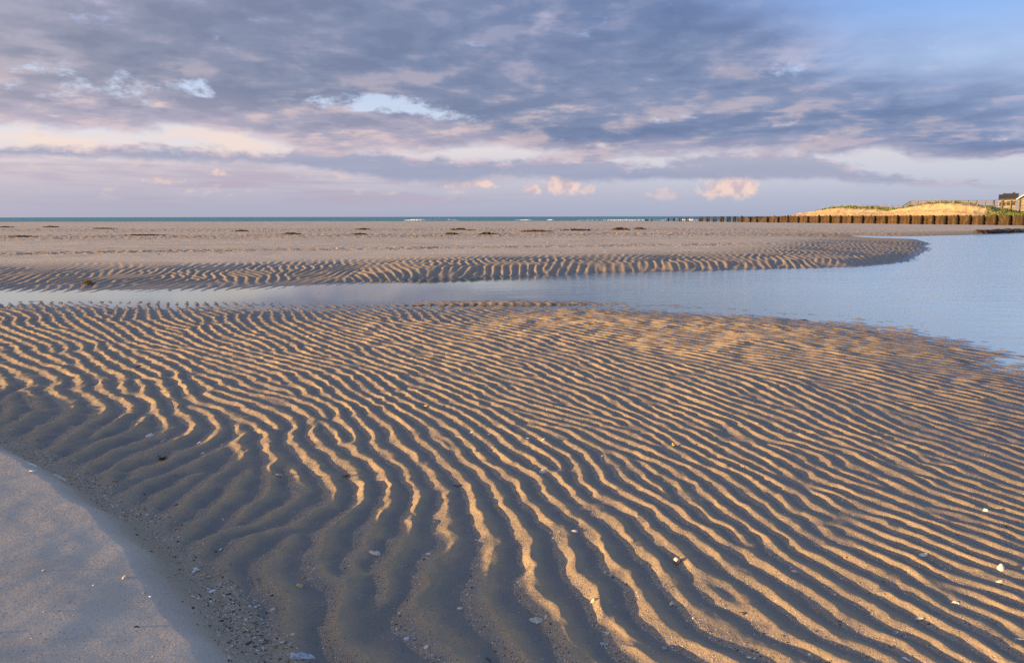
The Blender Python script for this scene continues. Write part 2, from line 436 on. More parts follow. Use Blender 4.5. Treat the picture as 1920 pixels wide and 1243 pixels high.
def land(x, y):
    """macro height without ripples, plus masks"""
    shp = x.shape
    x = x.ravel(); y = y.ravel()
    r = np.hypot(x, y)
    z = np.zeros(x.size); ripn = np.zeros(x.size); ripf = np.zeros(x.size)
    bank = np.zeros(x.size); scarp = np.zeros(x.size)
    fwd = y > 0.2
    close = (r < 130) & fwd
    dn = np.full(x.size, 1e3); df = np.full(x.size, 1e3); au = np.zeros(x.size)
    xs, ys = x[close], y[close]
    d1, _, _ = seg_dist(xs, ys, NEAR_SHORE)
    d2, _, arc = seg_dist(xs, ys, FAR_SHORE)
    inn = inside(xs, ys, POOL)
    fb = np.full(x.size, False); fb[close] = inn
    dn[close] = d1; df[close] = d2; au[close] = arc
    on_near = ~fb & (dn < df)
    on_near |= ~fwd | (r < 6)
    on_far = ~fb & ~on_near
    # --- near flat
    w = .9 * gnoise(x * .8, y * .8, 3) + .5 * gnoise(x * 2.1, y * 2.1, 4)
    flat = .105 * (1 - np.exp(-dn / 4.5)) + .010 * w * sstep(8, 2, dn) * (dn < 50)
    rightish = sstep(-1.5, 2.5, x)
    ragged = (.012 * gnoise(x * 1.3 + .4 * y, y * 1.9, 17) + .012 * gnoise(x * 3.9, y * 6.2, 18)) * np.exp(-(dn / 1.5) ** 2)
    hollow = gnoise(x * 2.3 - y * .7, y * .75 + x * .2, 19) + .6 * gnoise(x * 4.4 - y * 1.2, y * 1.4, 20)
    flat += ragged - .007 * sstep(.02, .42, hollow) * sstep(6.3, 9, y) * sstep(-3.5, .5, x) * (dn < 50)
    flat += np.where(dn < 50, -(.012 + .012 * rightish) * np.exp(-dn / 1.1), 0)
    z = np.where(on_near, flat, z)
    # --- pool bed
    dd = np.minimum(dn, df)
    dmax = .016 + .35 * sstep(-2.5, 6, x)
    bed = -np.minimum(dd * (.012 + .05 * sstep(3, 12, x)), dmax)
    bed = bed + ragged * (dn < df)
    bar = np.exp(-(((x - .05) / 1.6) ** 2 + ((y - 14.6) / .75) ** 2)) * .040
    bed = bed + bar * (x > -6) - .002 - .012 * rightish * np.exp(-dn / 1.1) * (dn < df)
    z = np.where(fb, bed, z)
    # --- far bar and beach
    a_left = sstep(-6.0, -2.0, x)           # 0 left, 1 middle
    a_spit = sstep(11.0, 18.0, x)           # spit
    a_pond = sstep(21.5, 22.5, au)          # pond shore
    left = .020 * df + .0
    left = np.minimum(left, .15 + .004 * df)
    mid = .205 * sstep(0, 1.15, df) + .005 * np.minimum(df, 8)
    spit = .07 * (1 - np.exp(-df / .8)) + .012 * np.minimum(df, 9)
    b = left * (1 - a_left) + mid * a_left
    b = b * (1 - a_spit) + spit * a_spit
    far = .24 + .10 * sstep(40, 200, y)
    far = far - .17 * sstep(0, 55, x - .05 * y)        # a little lower towards the bulkhead
    t = sstep(3, 16, df)
    b = b * (1 - t) + far * t
    b = b + .03 * fbm(x * .25, y * .25, 3, 21) * sstep(4, 14, df) + .05 * gnoise(x * .03, y * .06, 31) * sstep(25, 70, df)
    z = np.where(on_far, b, z)
    edge = BEACH_CREST + 30 * gnoise(x * .006, y * 0 + .5, 8) + .17 * np.maximum(x, 0)
    z = np.where(on_far & (y > edge), z - (y - edge) * .028, z)
    # --- bank at the near left
    if True:
        m = r < 14
        d, sd, _ = seg_dist(x[m], y[m], FOOT)
        s = np.where(sd < 0, d, -d)
        # sd > 0 is the left of travel, i.e. the right-hand (pool) side of the foot line seen from here
        s = s + (.035 * gnoise(x[m] * 2.4, y[m] * 2.4, 28) + .012 * gnoise(x[m] * 9, y[m] * 9, 29)) * (np.abs(s) < 1)
        bz = (.128 * sstep(-.03, .21, s) + .084 * np.clip(s - .12, 0, 2.2) + .003 * gnoise(x[m] * 2.2, y[m] * 2.2, 27) * sstep(.1, .5, s)) * sstep(13.8, 9, r[m])
        z[m] = np.where(on_near[m], z[m] + bz, z[m])
        bank[m] = np.where(on_near[m], s, -9)
        bank[~m] = -9
    back = (y < .2) | (r < 1.0)
    ripn = np.where(on_near | (fb & (dn < df)), sstep(1.8, .25, np.where(fb, dn, 0)), 0.0)
    ripn *= sstep(.06, -.28, bank)
    ripn = np.where(r > 18, ripn * sstep(21, 18, r), ripn)
    q = sstep(8.5, 5.5, df) * (1 - a_left) + a_left * sstep(7.5, 3.5, df)
    q = q * (1 - a_spit) + a_spit * sstep(9, 4, df)
    q = q * (1 - a_pond)
    ripf = np.where(on_far, q, 0.0)
    ripf = np.where(fb & (df <= dn), sstep(1.6, .2, df) * (1 - a_pond), ripf)
    ripf *= (r < 55) & fwd
    scarp = np.where(on_far, a_left * (1 - a_spit) * sstep(2.2, .6, df), 0)
    return [v.reshape(shp) for v in (z, ripn, ripf, bank, scarp, np.where(fb, -dd, dd), on_far.astype(float), df)]

# ------------------------------------------------------------------ scene bookkeeping
def tag(o, label=None, cat=None, group=None, kind=None):
    if label: o['label'] = label
    if cat: o['category'] = cat
    if group: o['group'] = group
    if kind: o['kind'] = kind
    return o


def link(name, me, mat=None, parent=None, loc=None):
    o = bpy.data.objects.new(name, me); COL.objects.link(o)
    if mat is not None: me.materials.append(mat)
    if parent is not None: o.parent = parent
    if loc is not None: o.location = loc
    return o


def empty(name, loc, rz=0.0):
    o = bpy.data.objects.new(name, None); COL.objects.link(o)
    o.location = loc; o.rotation_euler = (0, 0, rz); o.empty_display_size = .2
    return o


def np_mesh(name, verts, quads, smooth=True):
    me = bpy.data.meshes.new(name)
    n = quads.shape[1]
    me.vertices.add(len(verts)); me.vertices.foreach_set('co', verts.astype(np.float32).ravel())
    me.loops.add(quads.size); me.loops.foreach_set('vertex_index', quads.astype(np.int32).ravel())
    me.polygons.add(len(quads))
    me.polygons.foreach_set('loop_start', np.arange(0, quads.size, n, dtype=np.int32))
    me.update(calc_edges=True)
    if smooth: me.polygons.foreach_set('use_smooth', np.ones(len(quads), bool))
    me.validate()
    return me


def add_attr(me, name, vals):
    a = me.attributes.new(name, 'FLOAT', 'POINT')
    a.data.foreach_set('value', np.asarray(vals, np.float32).ravel())


class MB:
    """collects simple solids into one mesh"""
    def __init__(s): s.v = []; s.f = []

    def add(s, vs, fs):
        b = len(s.v); s.v += [tuple(p) for p in vs]; s.f += [tuple(i + b for i in f) for f in fs]

    def box(s, c, d, rz=0.0, taper=1.0):
        cx, cy, cz = c; x, y, z = d[0] / 2, d[1] / 2, d[2] / 2
        ca, sa = math.cos(rz), math.sin(rz); vs = []
        for k, (ix, iy, iz) in enumerate([(-1, -1, -1), (1, -1, -1), (1, 1, -1), (-1, 1, -1), (-1, -1, 1), (1, -1, 1), (1, 1, 1), (-1, 1, 1)]):
            t = taper if iz > 0 else 1
            px, py = ix * x * t, iy * y * t
            vs.append((cx + ca * px - sa * py, cy + sa * px + ca * py, cz + iz * z))
        s.add(vs, [(3, 2, 1, 0), (4, 5, 6, 7), (0, 1, 5, 4), (1, 2, 6, 5), (2, 3, 7, 6), (3, 0, 4, 7)])

    def tube(s, pts, radii, n=10, jit=0.0, cap=True):
        pts = [Vector(p) for p in pts]; rings = []
        for i, p in enumerate(pts):
            d = (pts[min(i + 1, len(pts) - 1)] - pts[max(i - 1, 0)]).normalized()
            a = d.orthogonal().normalized(); b = d.cross(a)
            rings.append([p + (a * math.cos(2 * PI * k / n) + b * math.sin(2 * PI * k / n)) * radii[i] * (1 + jit * random.uniform(-1, 1)) for k in range(n)])
        vs = [q for r in rings for q in r]; fs = []
        for i in range(len(pts) - 1):
            for k in range(n):
                fs.append((i * n + k, i * n + (k + 1) % n, (i + 1) * n + (k + 1) % n, (i + 1) * n + k))
        if cap:
            fs.append(tuple(range(n))[::-1]); fs.append(tuple((len(pts) - 1) * n + k for k in range(n)))
        s.add(vs, fs)

    def bar(s, a, b, w, h):
        a = Vector(a); b = Vector(b); d = (b - a).normalized()
        side = d.cross(Vector((0, 0, 1))).normalized() * (w / 2); up = side.cross(d).normalized() * (h / 2)
        vs = [p + i * side + j * up for p in (a, b) for (i, j) in ((-1, -1), (1, -1), (1, 1), (-1, 1))]
        s.add(vs, [(0, 1, 2, 3), (7, 6, 5, 4), (0, 4, 5, 1), (1, 5, 6, 2), (2, 6, 7, 3), (3, 7, 4, 0)])

    def build(s, name, mat, parent=None, smooth=False, bevel=0.0, loc=None):
        me = bpy.data.meshes.new(name)
        me.from_pydata(s.v, [], s.f); me.update()
        bm = bmesh.new(); bm.from_mesh(me); bmesh.ops.recalc_face_normals(bm, faces=bm.faces)
        if bevel: bmesh.ops.bevel(bm, geom=bm.edges[:], offset=bevel, segments=1, affect='EDGES')
        bm.to_mesh(me); bm.free()
        if smooth: me.polygons.foreach_set('use_smooth', np.ones(len(me.polygons), bool))
        return link(name, me, mat, parent, loc)


# ------------------------------------------------------------------ node expressions
class NT:
    def __init__(s, tree): s.t = tree; s.n = tree.nodes; s.l = tree.links

    def node(s, typ, ins=None, **kw):
        nd = s.n.new(typ)
        for k, v in kw.items(): setattr(nd, k, v)
        for k, v in (ins or {}).items():
            s.put(nd.inputs[k], v)
        return nd

    def put(s, sock, v):
        if isinstance(v, E): s.l.new(v.s, sock)
        elif isinstance(v, bpy.types.NodeSocket): s.l.new(v, sock)
        elif v is not None:
            if hasattr(sock.default_value, '__len__') and not hasattr(v, '__len__'): v = [v] * len(sock.default_value)
            if hasattr(v, '__len__') and len(v) == 3 and len(sock.default_value) == 4: v = (*v, 1)
            sock.default_value = v

    def m(s, op, a, b=0.0, c=0.0, clamp=False):
        nd = s.n.new('ShaderNodeMath'); nd.operation = op; nd.use_clamp = clamp
        for i, v in enumerate((a, b, c)): s.put(nd.inputs[i], v)
        return E(s, nd.outputs[0])

    def mix(s, f, a, b, blend='MIX'):
        nd = s.n.new('ShaderNodeMix'); nd.data_type = 'RGBA'; nd.blend_type = blend; nd.clamp_factor = True
        s.put(nd.inputs['Factor'], f); s.put(nd.inputs[6], a); s.put(nd.inputs[7], b)
        return E(s, nd.outputs[2])

    def step(s, v, a, b, lo=0.0, hi=1.0):
        nd = s.n.new('ShaderNodeMapRange'); nd.interpolation_type = 'SMOOTHSTEP'
        for k, q in zip(('Value', 'From Min', 'From Max', 'To Min', 'To Max'), (v, a, b, lo, hi)): s.put(nd.inputs[k], q)
        return E(s, nd.outputs[0])

    def xyz(s, x, y, z):
        nd = s.n.new('ShaderNodeCombineXYZ')
        for i, v in enumerate((x, y, z)): s.put(nd.inputs[i], v)
        return E(s, nd.outputs[0])

    def noise(s, vec, scale, detail=4, rough=.5, dist=0.0, lac=2.0, out='Fac'):
        nd = s.n.new('ShaderNodeTexNoise'); nd.noise_dimensions = '3D'
        s.put(nd.inputs['Vector'], vec)
        nd.inputs['Scale'].default_value = scale; nd.inputs['Detail'].default_value = detail
        nd.inputs['Roughness'].default_value = rough; nd.inputs['Distortion'].default_value = dist
        nd.inputs['Lacunarity'].default_value = lac
        return E(s, nd.outputs[out if out != 'Fac' else 0])

    def voro(s, vec, scale, feature='F1', out='Distance', rand=1.0):
        nd = s.n.new('ShaderNodeTexVoronoi'); nd.feature = feature
        s.put(nd.inputs['Vector'], vec); nd.inputs['Scale'].default_value = scale; nd.inputs['Randomness'].default_value = rand
        return E(s, nd.outputs[out])

    def attr(s, name, out='Fac'):
        nd = s.n.new('ShaderNodeAttribute'); nd.attribute_name = name
        return E(s, nd.outputs[out])

    def ramp(s, f, stops, interp='LINEAR'):
        nd = s.n.new('ShaderNodeValToRGB'); r = nd.color_ramp; r.interpolation = interp
        while len(r.elements) < len(stops): r.elements.new(.5)
        for e, (p, c) in zip(r.elements, stops): e.position = p; e.color = (*c, 1)
        s.put(nd.inputs[0], f)
        return E(s, nd.outputs[0])

    def curve(s, f, pts):
        """piecewise curve of f: pts (x, y), any range"""
        xs = [p[0] for p in pts]; ys = [p[1] for p in pts]
        x0, x1 = min(xs), max(xs); y0, y1 = min(ys), max(ys)
        if y1 - y0 < 1e-6: y1 = y0 + 1
        nd = s.n.new('ShaderNodeFloatCurve'); c = nd.mapping.curves[0]
        q = [((x - x0) / (x1 - x0), (y - y0) / (y1 - y0)) for x, y in pts]
        while len(c.points) < len(q): c.points.new(.5, .5)
        for p, (a, b) in zip(c.points, q): p.location = (a, b); p.handle_type = 'AUTO_CLAMPED'
        nd.mapping.update()
        s.put(nd.inputs['Value'], ((f - x0) * (1.0 / (x1 - x0))).clamp())
        return E(s, nd.outputs[0]) * (y1 - y0) + y0


class E:
    def __init__(s, nt, sock): s.nt = nt; s.s = sock
    def __add__(s, o): return s.nt.m('ADD', s, o)
    __radd__ = __add__
    def __sub__(s, o): return s.nt.m('SUBTRACT', s, o)
    def __rsub__(s, o): return s.nt.m('SUBTRACT', o, s)
    def __mul__(s, o): return s.nt.m('MULTIPLY', s, o)
    __rmul__ = __mul__
    def __truediv__(s, o): return s.nt.m('DIVIDE', s, o)
    def __rtruediv__(s, o): return s.nt.m('DIVIDE', o, s)
    def __pow__(s, o): return s.nt.m('POWER', s, o)
    def clamp(s): return s.nt.m('ADD', s, 0.0, clamp=True)
    def vadd(s, o):
        nd = s.nt.n.new('ShaderNodeVectorMath'); nd.operation = 'ADD'
        s.nt.put(nd.inputs[0], s); s.nt.put(nd.inputs[1], o); return E(s.nt, nd.outputs[0])
    def vmul(s, o):
        nd = s.nt.n.new('ShaderNodeVectorMath'); nd.operation = 'MULTIPLY'
        s.nt.put(nd.inputs[0], s); s.nt.put(nd.inputs[1], o); return E(s.nt, nd.outputs[0])


def material(name):
    m = bpy.data.materials.new(name); m.use_nodes = True
    m.node_tree.nodes.clear()
    return m, NT(m.node_tree)


def finish(nt, color, rough=.8, spec=.3, bump=None, bstr=.3, bdist=.01, normal=None, **kw):
    p = nt.node('ShaderNodeBsdfPrincipled', {'Base Color': color, 'Roughness': rough, 'Specular IOR Level': spec, **kw})
    if bump is not None:
        b = nt.node('ShaderNodeBump', {'Height': bump, 'Strength': bstr, 'Distance': bdist})
        nt.l.new(b.outputs[0], p.inputs['Normal'])
    o = nt.node('ShaderNodeOutputMaterial'); nt.l.new(p.outputs[0], o.inputs['Surface'])
    return p


def obj_co(nt): return E(nt, nt.node('ShaderNodeTexCoord').outputs['Object'])
def sRGB(r, g, b):
    f = lambda c: (c / 255 / 12.92) if c / 255 <= .04045 else ((c / 255 + .055) / 1.055) ** 2.4
    return (f(r), f(g), f(b))


# ------------------------------------------------------------------ the sand sheet
def build_sand():
    F, re, im, amp, L = near_ripples()
    G, re2, im2, amp2 = far_ripples()
    r = [0.0, .12, .3, .5, .7, .9, 1.1, 1.3, 1.5]
    while r[-1] < 17.5: r.append(r[-1] + (max(.0045, .0026 * r[-1]) if r[-1] < 5 else .0145))
    while r[-1] < 62: r.append(r[-1] * 1.005)
    while r[-1] < 460: r.append(r[-1] * 1.013)
    while r[-1] < 45000: r.append(r[-1] * 1.6)
    r[0] = .002; r = np.array(r)
    fine = np.arange(-.66, .6601, .00102)
    out = [fine[-1]]
    st = .002
    while out[-1] < PI - .06: out.append(out[-1] + st); st = min(st * 1.35, .06)
    out = np.array(out[1:])
    az = np.concatenate([-out[::-1], fine, out])
    Rr, Az = np.meshgrid(r, az, indexing='ij')
    X = Rr * np.sin(Az); Y = Rr * np.cos(Az)
    z, ripn, ripf, bank, scarp, shore, onfar, df = land(X, Y)
    wet = np.zeros(X.shape); lee = np.zeros(X.shape); trough = np.zeros(X.shape)
    # near ripples
    m = (ripn > 1e-3) & (X > -10.3) & (X < 10.3) & (Y > 1.95) & (Y < 15.4)
    x, y = X[m], Y[m]
    # small wander at less than a wavelength gives the nicked crests
    wx = .030 * gnoise(x * 5.2, y * 5.2, 12) + .013 * gnoise(x * 13, y * 13, 13)
    wy = .030 * gnoise(x * 5.2, y * 5.2, 14) + .013 * gnoise(x * 13, y * 13, 15)
    a = F.look(re, x + wx, y + wy); b = F.look(im, x + wx, y + wy); A = F.look(amp, x, y); lam = F.look(L, x, y)
    h, le, bk = profile(a, b, np.clip(.40 + .18 * gnoise(x * 3.1, y * 3.1, 45), .27, .52))
    mag = np.clip(np.hypot(a, b), 0, 1)
    mod = .88 + .55 * gnoise(x * 1.5, y * 1.5, 41) + .75 * gnoise(x * 4.2, y * 4.2, 42) + .25 * gnoise(x * 9, y * 9, 43)
    mod *= (1 - .62 * sstep(.22, .42, gnoise(x * 3.4, y * 3.4, 46))) * (1 - .5 * sstep(.25, .42, gnoise(x * 6.5, y * 6.5, 47)))
    patch = sstep(-.25, .25, fbm(x * .7 + .35 * y, y * .55 - .2 * x, 2, 44))           # swathes of flatter ripples towards the water
    mod *= 1 + (.05 - .35 * (1 - patch)) * sstep(6.5, 9, y) * sstep(-2.5, .0, x)
    H = np.clip(A * mag * mod, 0, 1.25) * lam * RIP_K * ripn[m]
    H *= 1 - .45 * np.exp(-(((x - 1.62) / .16) ** 2 + ((y - 4.0) / .22) ** 2))            # trampled spot
    zr = H * (h - .42)
    # lumpy, half washed-out ground next to the bank
    lump = sstep(-1.3, -.4, bank[m])
    zr = zr * (1 - .1 * lump) + lump * ripn[m] * (.024 * gnoise(x * 3.1 + y, y * 5 - x, 51) + .014 * gnoise(x * 9, y * 9, 52))
    z[m] += zr + .0012 * gnoise(x * 26, y * 26, 53)
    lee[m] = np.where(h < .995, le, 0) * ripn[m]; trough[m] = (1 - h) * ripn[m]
    # far ripples
    m = (ripf > 1e-3) & (X > -17.8) & (X < 29.8) & (Y > 16.1) & (Y < 59.8)
    x, y = X[m], Y[m]
    a = G.look(re2, x, y); b = G.look(im2, x, y); A = G.look(amp2, x, y)
    h2, le2, _ = profile(a, b)
    sc = scarp[m]
    z[m] += A * np.clip(np.hypot(a, b), 0, 1) * (h2 - .42) * ripf[m] * .031 * np.clip(.8 + 1.1 * fbm(x * .5, y * .35, 2, 61), .12, 1.3)
    z[m] += sc * .03 * fbm(x * 2.2, y * 1.2, 3, 62)
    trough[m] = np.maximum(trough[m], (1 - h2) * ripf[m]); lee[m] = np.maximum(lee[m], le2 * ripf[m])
    # beach relief beyond: shell banks and faint steps
    m = (onfar > .5) & (Y > 22)
    x, y = X[m], Y[m]
    rough = shell_zone(x, y)
    z[m] += rough * .075 * fbm(x * 2.6, y * 2.6, 3, 71) + .012 * fbm(x * .6, y * 1.2, 3, 72) * sstep(5, 12, df[m])
    coarse = np.zeros(X.shape); coarse[m] = rough
    coarse = np.maximum(coarse, np.clip(scarp * .9, 0, 1))
    # hard floor: the sheet dips under the sea
    z = np.maximum(z, -2.5)
    far = Y > 2000
    z[far] = -2.5
    wet = sstep(.078, .004, z) * (np.hypot(X, Y) < 110)
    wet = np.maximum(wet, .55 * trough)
    footd = np.exp(-((bank + .06) / .07) ** 2)
    coarse = np.maximum(coarse, footd * .8)
    coarse = np.maximum(coarse, np.clip(lee * 1.25, 0, 1))
    dry = np.maximum(.95 * sstep(-.02, .22, bank), onfar * sstep(2.5, 9, df))
    nr, na = X.shape
    V = np.stack([X, Y, z], -1).reshape(-1, 3)
    ii, jj = np.meshgrid(np.arange(nr - 1), np.arange(na - 1), indexing='ij')
    q = np.stack([ii * na + jj, ii * na + jj + 1, (ii + 1) * na + jj + 1, (ii + 1) * na + jj], -1).reshape(-1, 4)
    # close the seam behind the camera and the hub
    i = np.arange(nr - 1)
    seam = np.stack([i * na + na - 1, i * na, (i + 1) * na, (i + 1) * na + na - 1], -1)
    q = np.vstack([q, seam])
    me = np_mesh('sand', V, q)
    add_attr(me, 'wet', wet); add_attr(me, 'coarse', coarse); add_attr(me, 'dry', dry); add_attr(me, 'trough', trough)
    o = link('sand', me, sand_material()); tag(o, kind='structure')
    return r, az, z, lee


def shell_zone(x, y):
    """bands of shell debris left by the tides on the far beach"""
    n = .25 * gnoise(x * .05, y * .02, 81)
    b1 = np.exp(-((y - (62 + 6 * n + .16 * x)) / 8.0) ** 2) * sstep(44, 26, x)
    b2 = np.exp(-((y - (37.0 + 4 * n + .32 * x)) / 1.5) ** 2) * sstep(30, 14, x)
    b3 = .7 * np.exp(-((y - (85 + 8 * n)) / 14) ** 2) * sstep(50, 24, x)
    return np.clip(np.maximum(np.maximum(b1, b2), b3), 0, 1) * (.55 + .45 * sstep(-.2, .25, fbm(x * .35, y * .2, 3, 82)))


def sand_material():
    m, nt = material('sand')
    co = obj_co(nt)
    wet = nt.attr('wet'); coarse = nt.attr('coarse'); dry = nt.attr('dry'); tr = nt.attr('trough')
    big = nt.noise(co, 2.2, 5, .6); fine = nt.noise(co, 105, 4, .8); mid = nt.noise(co, 38, 4, .65)
    base = nt.mix(dry, (.36, .29, .195), (.56, .51, .425))
    base = nt.mix(nt.step(big, .35, .7) * .35, base, nt.mix(dry, (.30, .247, .175), (.43, .39, .33)))
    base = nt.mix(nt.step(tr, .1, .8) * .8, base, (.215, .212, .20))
    base = nt.mix(coarse * .8, base, nt.mix(dry, (.40, .325, .245), (.36, .29, .22)))
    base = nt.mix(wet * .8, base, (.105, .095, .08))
    # grains: dark and pale specks, larger and denser in the coarse drifts
    g1 = nt.step(fine, .56, .72); g2 = nt.step(fine, .44, .28)
    base = nt.mix(g1 * (.45 + coarse * .3), base, (.52, .45, .36)); base = nt.mix(g2 * (.5 + coarse * .35), base, (.07, .056, .046))
    vd = nt.voro(co, 115, out='Distance'); vc = nt.voro(co, 115, out='Color')
    sep = nt.node('ShaderNodeSeparateColor', {0: vc})
    pick = nt.step(E(nt, sep.outputs[0]), nt.m('SUBTRACT', .955, coarse * .52), nt.m('SUBTRACT', .975, coarse * .52))
    flake = nt.step(vd, .48, .30) * pick
    fcol = nt.ramp(E(nt, sep.outputs[1]), [(0, (.09, .08, .075)), (.25, (.30, .2, .12)), (.5, (.45, .38, .3)), (.8, (.62, .57, .5)), (1, (.7, .67, .62))])
    base = nt.mix(flake * .85, base, fcol)
    pale = nt.step(nt.noise(co, 9, 6, .7), .58, .75)
    base = nt.mix(pale * coarse * dry * .75, base, (.62, .54, .43))
    dk = nt.step(nt.noise(co.vmul((1, .5, 1)), 2.6, 6, .75), .56, .66)
    base = nt.mix(dk * coarse * dry * .7, base, (.16, .115, .08))
    sweep = nt.noise(co.vmul((.10, .45, 1)), 1.2, 5, .6)
    base = nt.mix(nt.step(sweep, .42, .62) * dry * .38, base, (.35, .30, .235))
    rough = nt.m('SUBTRACT', .88, wet * .5)
    lay = nt.noise(co.vmul((14, 30, 20)), 1.0, 4, .65)
    bump = fine * .3 + mid * .6 + flake * .5 + lay * .9
    finish(nt, base, rough, nt.m('ADD', .12, wet * .4), bump, .85, .008)
    return m

# ------------------------------------------------------------------ build: ground, water, sea
RIP_K = .168
SUN_EL = math.radians(5.6)
SUN_AZ = math.radians(-104.0)          # measured from straight ahead, clockwise
EXPO = 1.45
SKY_GAIN = 2.0 ** -EXPO

gr, gaz, gz_, glee_ = build_sand()


def gz(x, y, G=None):
    """height of the finished sand at points"""
    x = np.atleast_1d(np.asarray(x, float)); y = np.atleast_1d(np.asarray(y, float))
    r = np.hypot(x, y); a = np.arctan2(x, y)
    i = np.clip(np.searchsorted(gr, r) - 1, 0, len(gr) - 2); j = np.clip(np.searchsorted(gaz, a) - 1, 0, len(gaz) - 2)
    t = (r - gr[i]) / (gr[i + 1] - gr[i]); q = (a - gaz[j]) / (gaz[j + 1] - gaz[j])
    G = gz_ if G is None else G
    return (G[i, j] * (1 - t) + G[i + 1, j] * t) * (1 - q) + (G[i, j + 1] * (1 - t) + G[i + 1, j + 1] * t) * q


def on_sand(u, v):
    """where the view ray through survey pixel (u, v) meets the sand"""
    z = .08
    for _ in range(6):
        p = at_z(np.array([u]), np.array([v]), z)[0]
        z = float(gz(p[0], p[1])[0])
    return p[0], p[1], z


def gnormal(x, y, e=.03):
    a, b, c, d = gz([x - e, x + e, x, x], [y, y, y - e, y + e])
    return Vector((a - b, c - d, 2 * e)).normalized()


def water_material():
    m, nt = material('pool_water')
    co = obj_co(nt)
    sx = nt.node('ShaderNodeSeparateXYZ', {0: co})
    X, Y = E(nt, sx.outputs[0]), E(nt, sx.outputs[1])
    n1 = nt.noise(co.vmul((1.0, 1.6, 1.0)), 5.5, 4, .55); n2 = nt.noise(co.vmul((1, 2.2, 1)), 1.1, 3, .5); n3 = nt.noise(co, 24, 2, .5)
    breeze = nt.step(nt.noise(co.vmul((.5, 1.0, 1)), .22, 3, .5), .38, .62)
    east = nt.step(X, -2.0, 9.0)
    h = (n1 * .35 + n2 * .9 + n3 * .03) * (breeze * .6 + .4) * (east * .985 + .015) + nt.noise(co.vmul((.6, 7, 1)), 1.0, 4, .6) * (1.0 - east) * .008
    b = nt.node('ShaderNodeBump', {'Height': h, 'Strength': 1.0, 'Distance': .045})
    gl = nt.node('ShaderNodeBsdfGlossy', {'Color': (.90, 1, 1), 'Roughness': .05 + east * .13}); nt.l.new(b.outputs[0], gl.inputs['Normal'])
    tr = nt.node('ShaderNodeBsdfTransparent', {'Color': nt.mix(east, (.86, .88, .88), (.32, .42, .48))})
    df = nt.node('ShaderNodeBsdfDiffuse', {'Color': (.58, .82, .95)})
    bd = nt.node('ShaderNodeMixShader', {0: east * .97}); nt.l.new(tr.outputs[0], bd.inputs[1]); nt.l.new(df.outputs[0], bd.inputs[2])
    fr = nt.node('ShaderNodeFresnel', {'IOR': 1.48}); nt.l.new(b.outputs[0], fr.inputs['Normal'])
    mx = nt.node('ShaderNodeMixShader'); nt.l.new(fr.outputs[0], mx.inputs[0]); nt.l.new(bd.outputs[0], mx.inputs[1]); nt.l.new(gl.outputs[0], mx.inputs[2])
    o = nt.node('ShaderNodeOutputMaterial'); nt.l.new(mx.outputs[0], o.inputs[0])
    return m


bmw = bmesh.new()
vs = [bmw.verts.new((x, y, 0)) for x, y in ((-30, 12.5), (4.6, 12.5), (4.6, 4.0), (150, 4.0), (150, 110), (18, 90), (18, 45), (-30, 22))]
bmw.faces.new(vs); me = bpy.data.meshes.new('tidal_pool'); bmw.to_mesh(me); bmw.free()
tag(link('tidal_pool', me, water_material()), kind='structure')


def ocean_material():
    m, nt = material('ocean_water')
    co = obj_co(nt)
    w = nt.noise(co.vmul((.35, 1, 1)), .16, 5, .6); streak = nt.noise(co.vmul((.02, .2, 1)), .12, 4, .6)
    col = nt.mix(nt.step(streak, .35, .65), (.075, .235, .30), (.10, .28, .34))
    finish(nt, col, .55, .22, w, 1.0, 1.2)
    return m


bmw = bmesh.new()
vs = [bmw.verts.new(p) for p in ((-45000, 180, -.55), (45000, 180, -.55), (45000, 60000, -.55), (-45000, 60000, -.55))]
bmw.faces.new(vs); me = bpy.data.meshes.new('ocean'); bmw.to_mesh(me); bmw.free()
tag(link('ocean', me, ocean_material()), kind='structure')

foam_m, nt = material('foam')
co = obj_co(nt); f = nt.noise(co, 1.6, 5, .65)
finish(nt, nt.mix(nt.step(f, .4, .6), (.42, .47, .50), (.66, .66, .64)), .8, .2, f, .8, .3)


def breaker(u0, u1, D, vtop, label):
    """a line of white water: a lumpy ridge lying on the sea"""
    p0 = at_y(np.array([float(u0)]), np.array([410.]), D)[0]; p1 = at_y(np.array([float(u1)]), np.array([410.]), D + 6)[0]
    zt = at_y(np.array([(u0 + u1) / 2.]), np.array([float(vtop)]), D)[0][2]
    n = max(14, int((u1 - u0) * 1.2)); k = 9
    V = []; Fc = []
    for i in range(n + 1):
        t = i / n
        x = p0[0] + (p1[0] - p0[0]) * t; y = p0[1] + (p1[1] - p0[1]) * t + 2.5 * math.sin(t * 7 + u0)
        env = (min(1, t * 4) * min(1, (1 - t) * 4)) ** .5 * (.97 + .28 * float(gnoise(np.array([i * .11 + u0]), np.array([u0 * .7]), 3)[0]) + .05 * random.random())
        for j in range(k):
            a = j / (k - 1)
            hh = math.sin(PI * a) ** .8 * (zt + .55) * max(.12, env)
            V.append((x + random.uniform(-.3, .3), y + (a - .5) * 4.5 + random.uniform(-.25, .25), -.60 + hh * random.uniform(.96, 1.03)))
    for i in range(n):
        for j in range(k - 1):
            Fc.append((i * k + j, (i + 1) * k + j, (i + 1) * k + j + 1, i * k + j + 1))
    me = bpy.data.meshes.new('breaking_wave'); me.from_pydata(V, [], Fc); me.update()
    me.polygons.foreach_set('use_smooth', np.ones(len(me.polygons), bool))
    tag(link('breaking_wave', me, foam_m), label, 'wave', 'breaking waves beyond the beach')


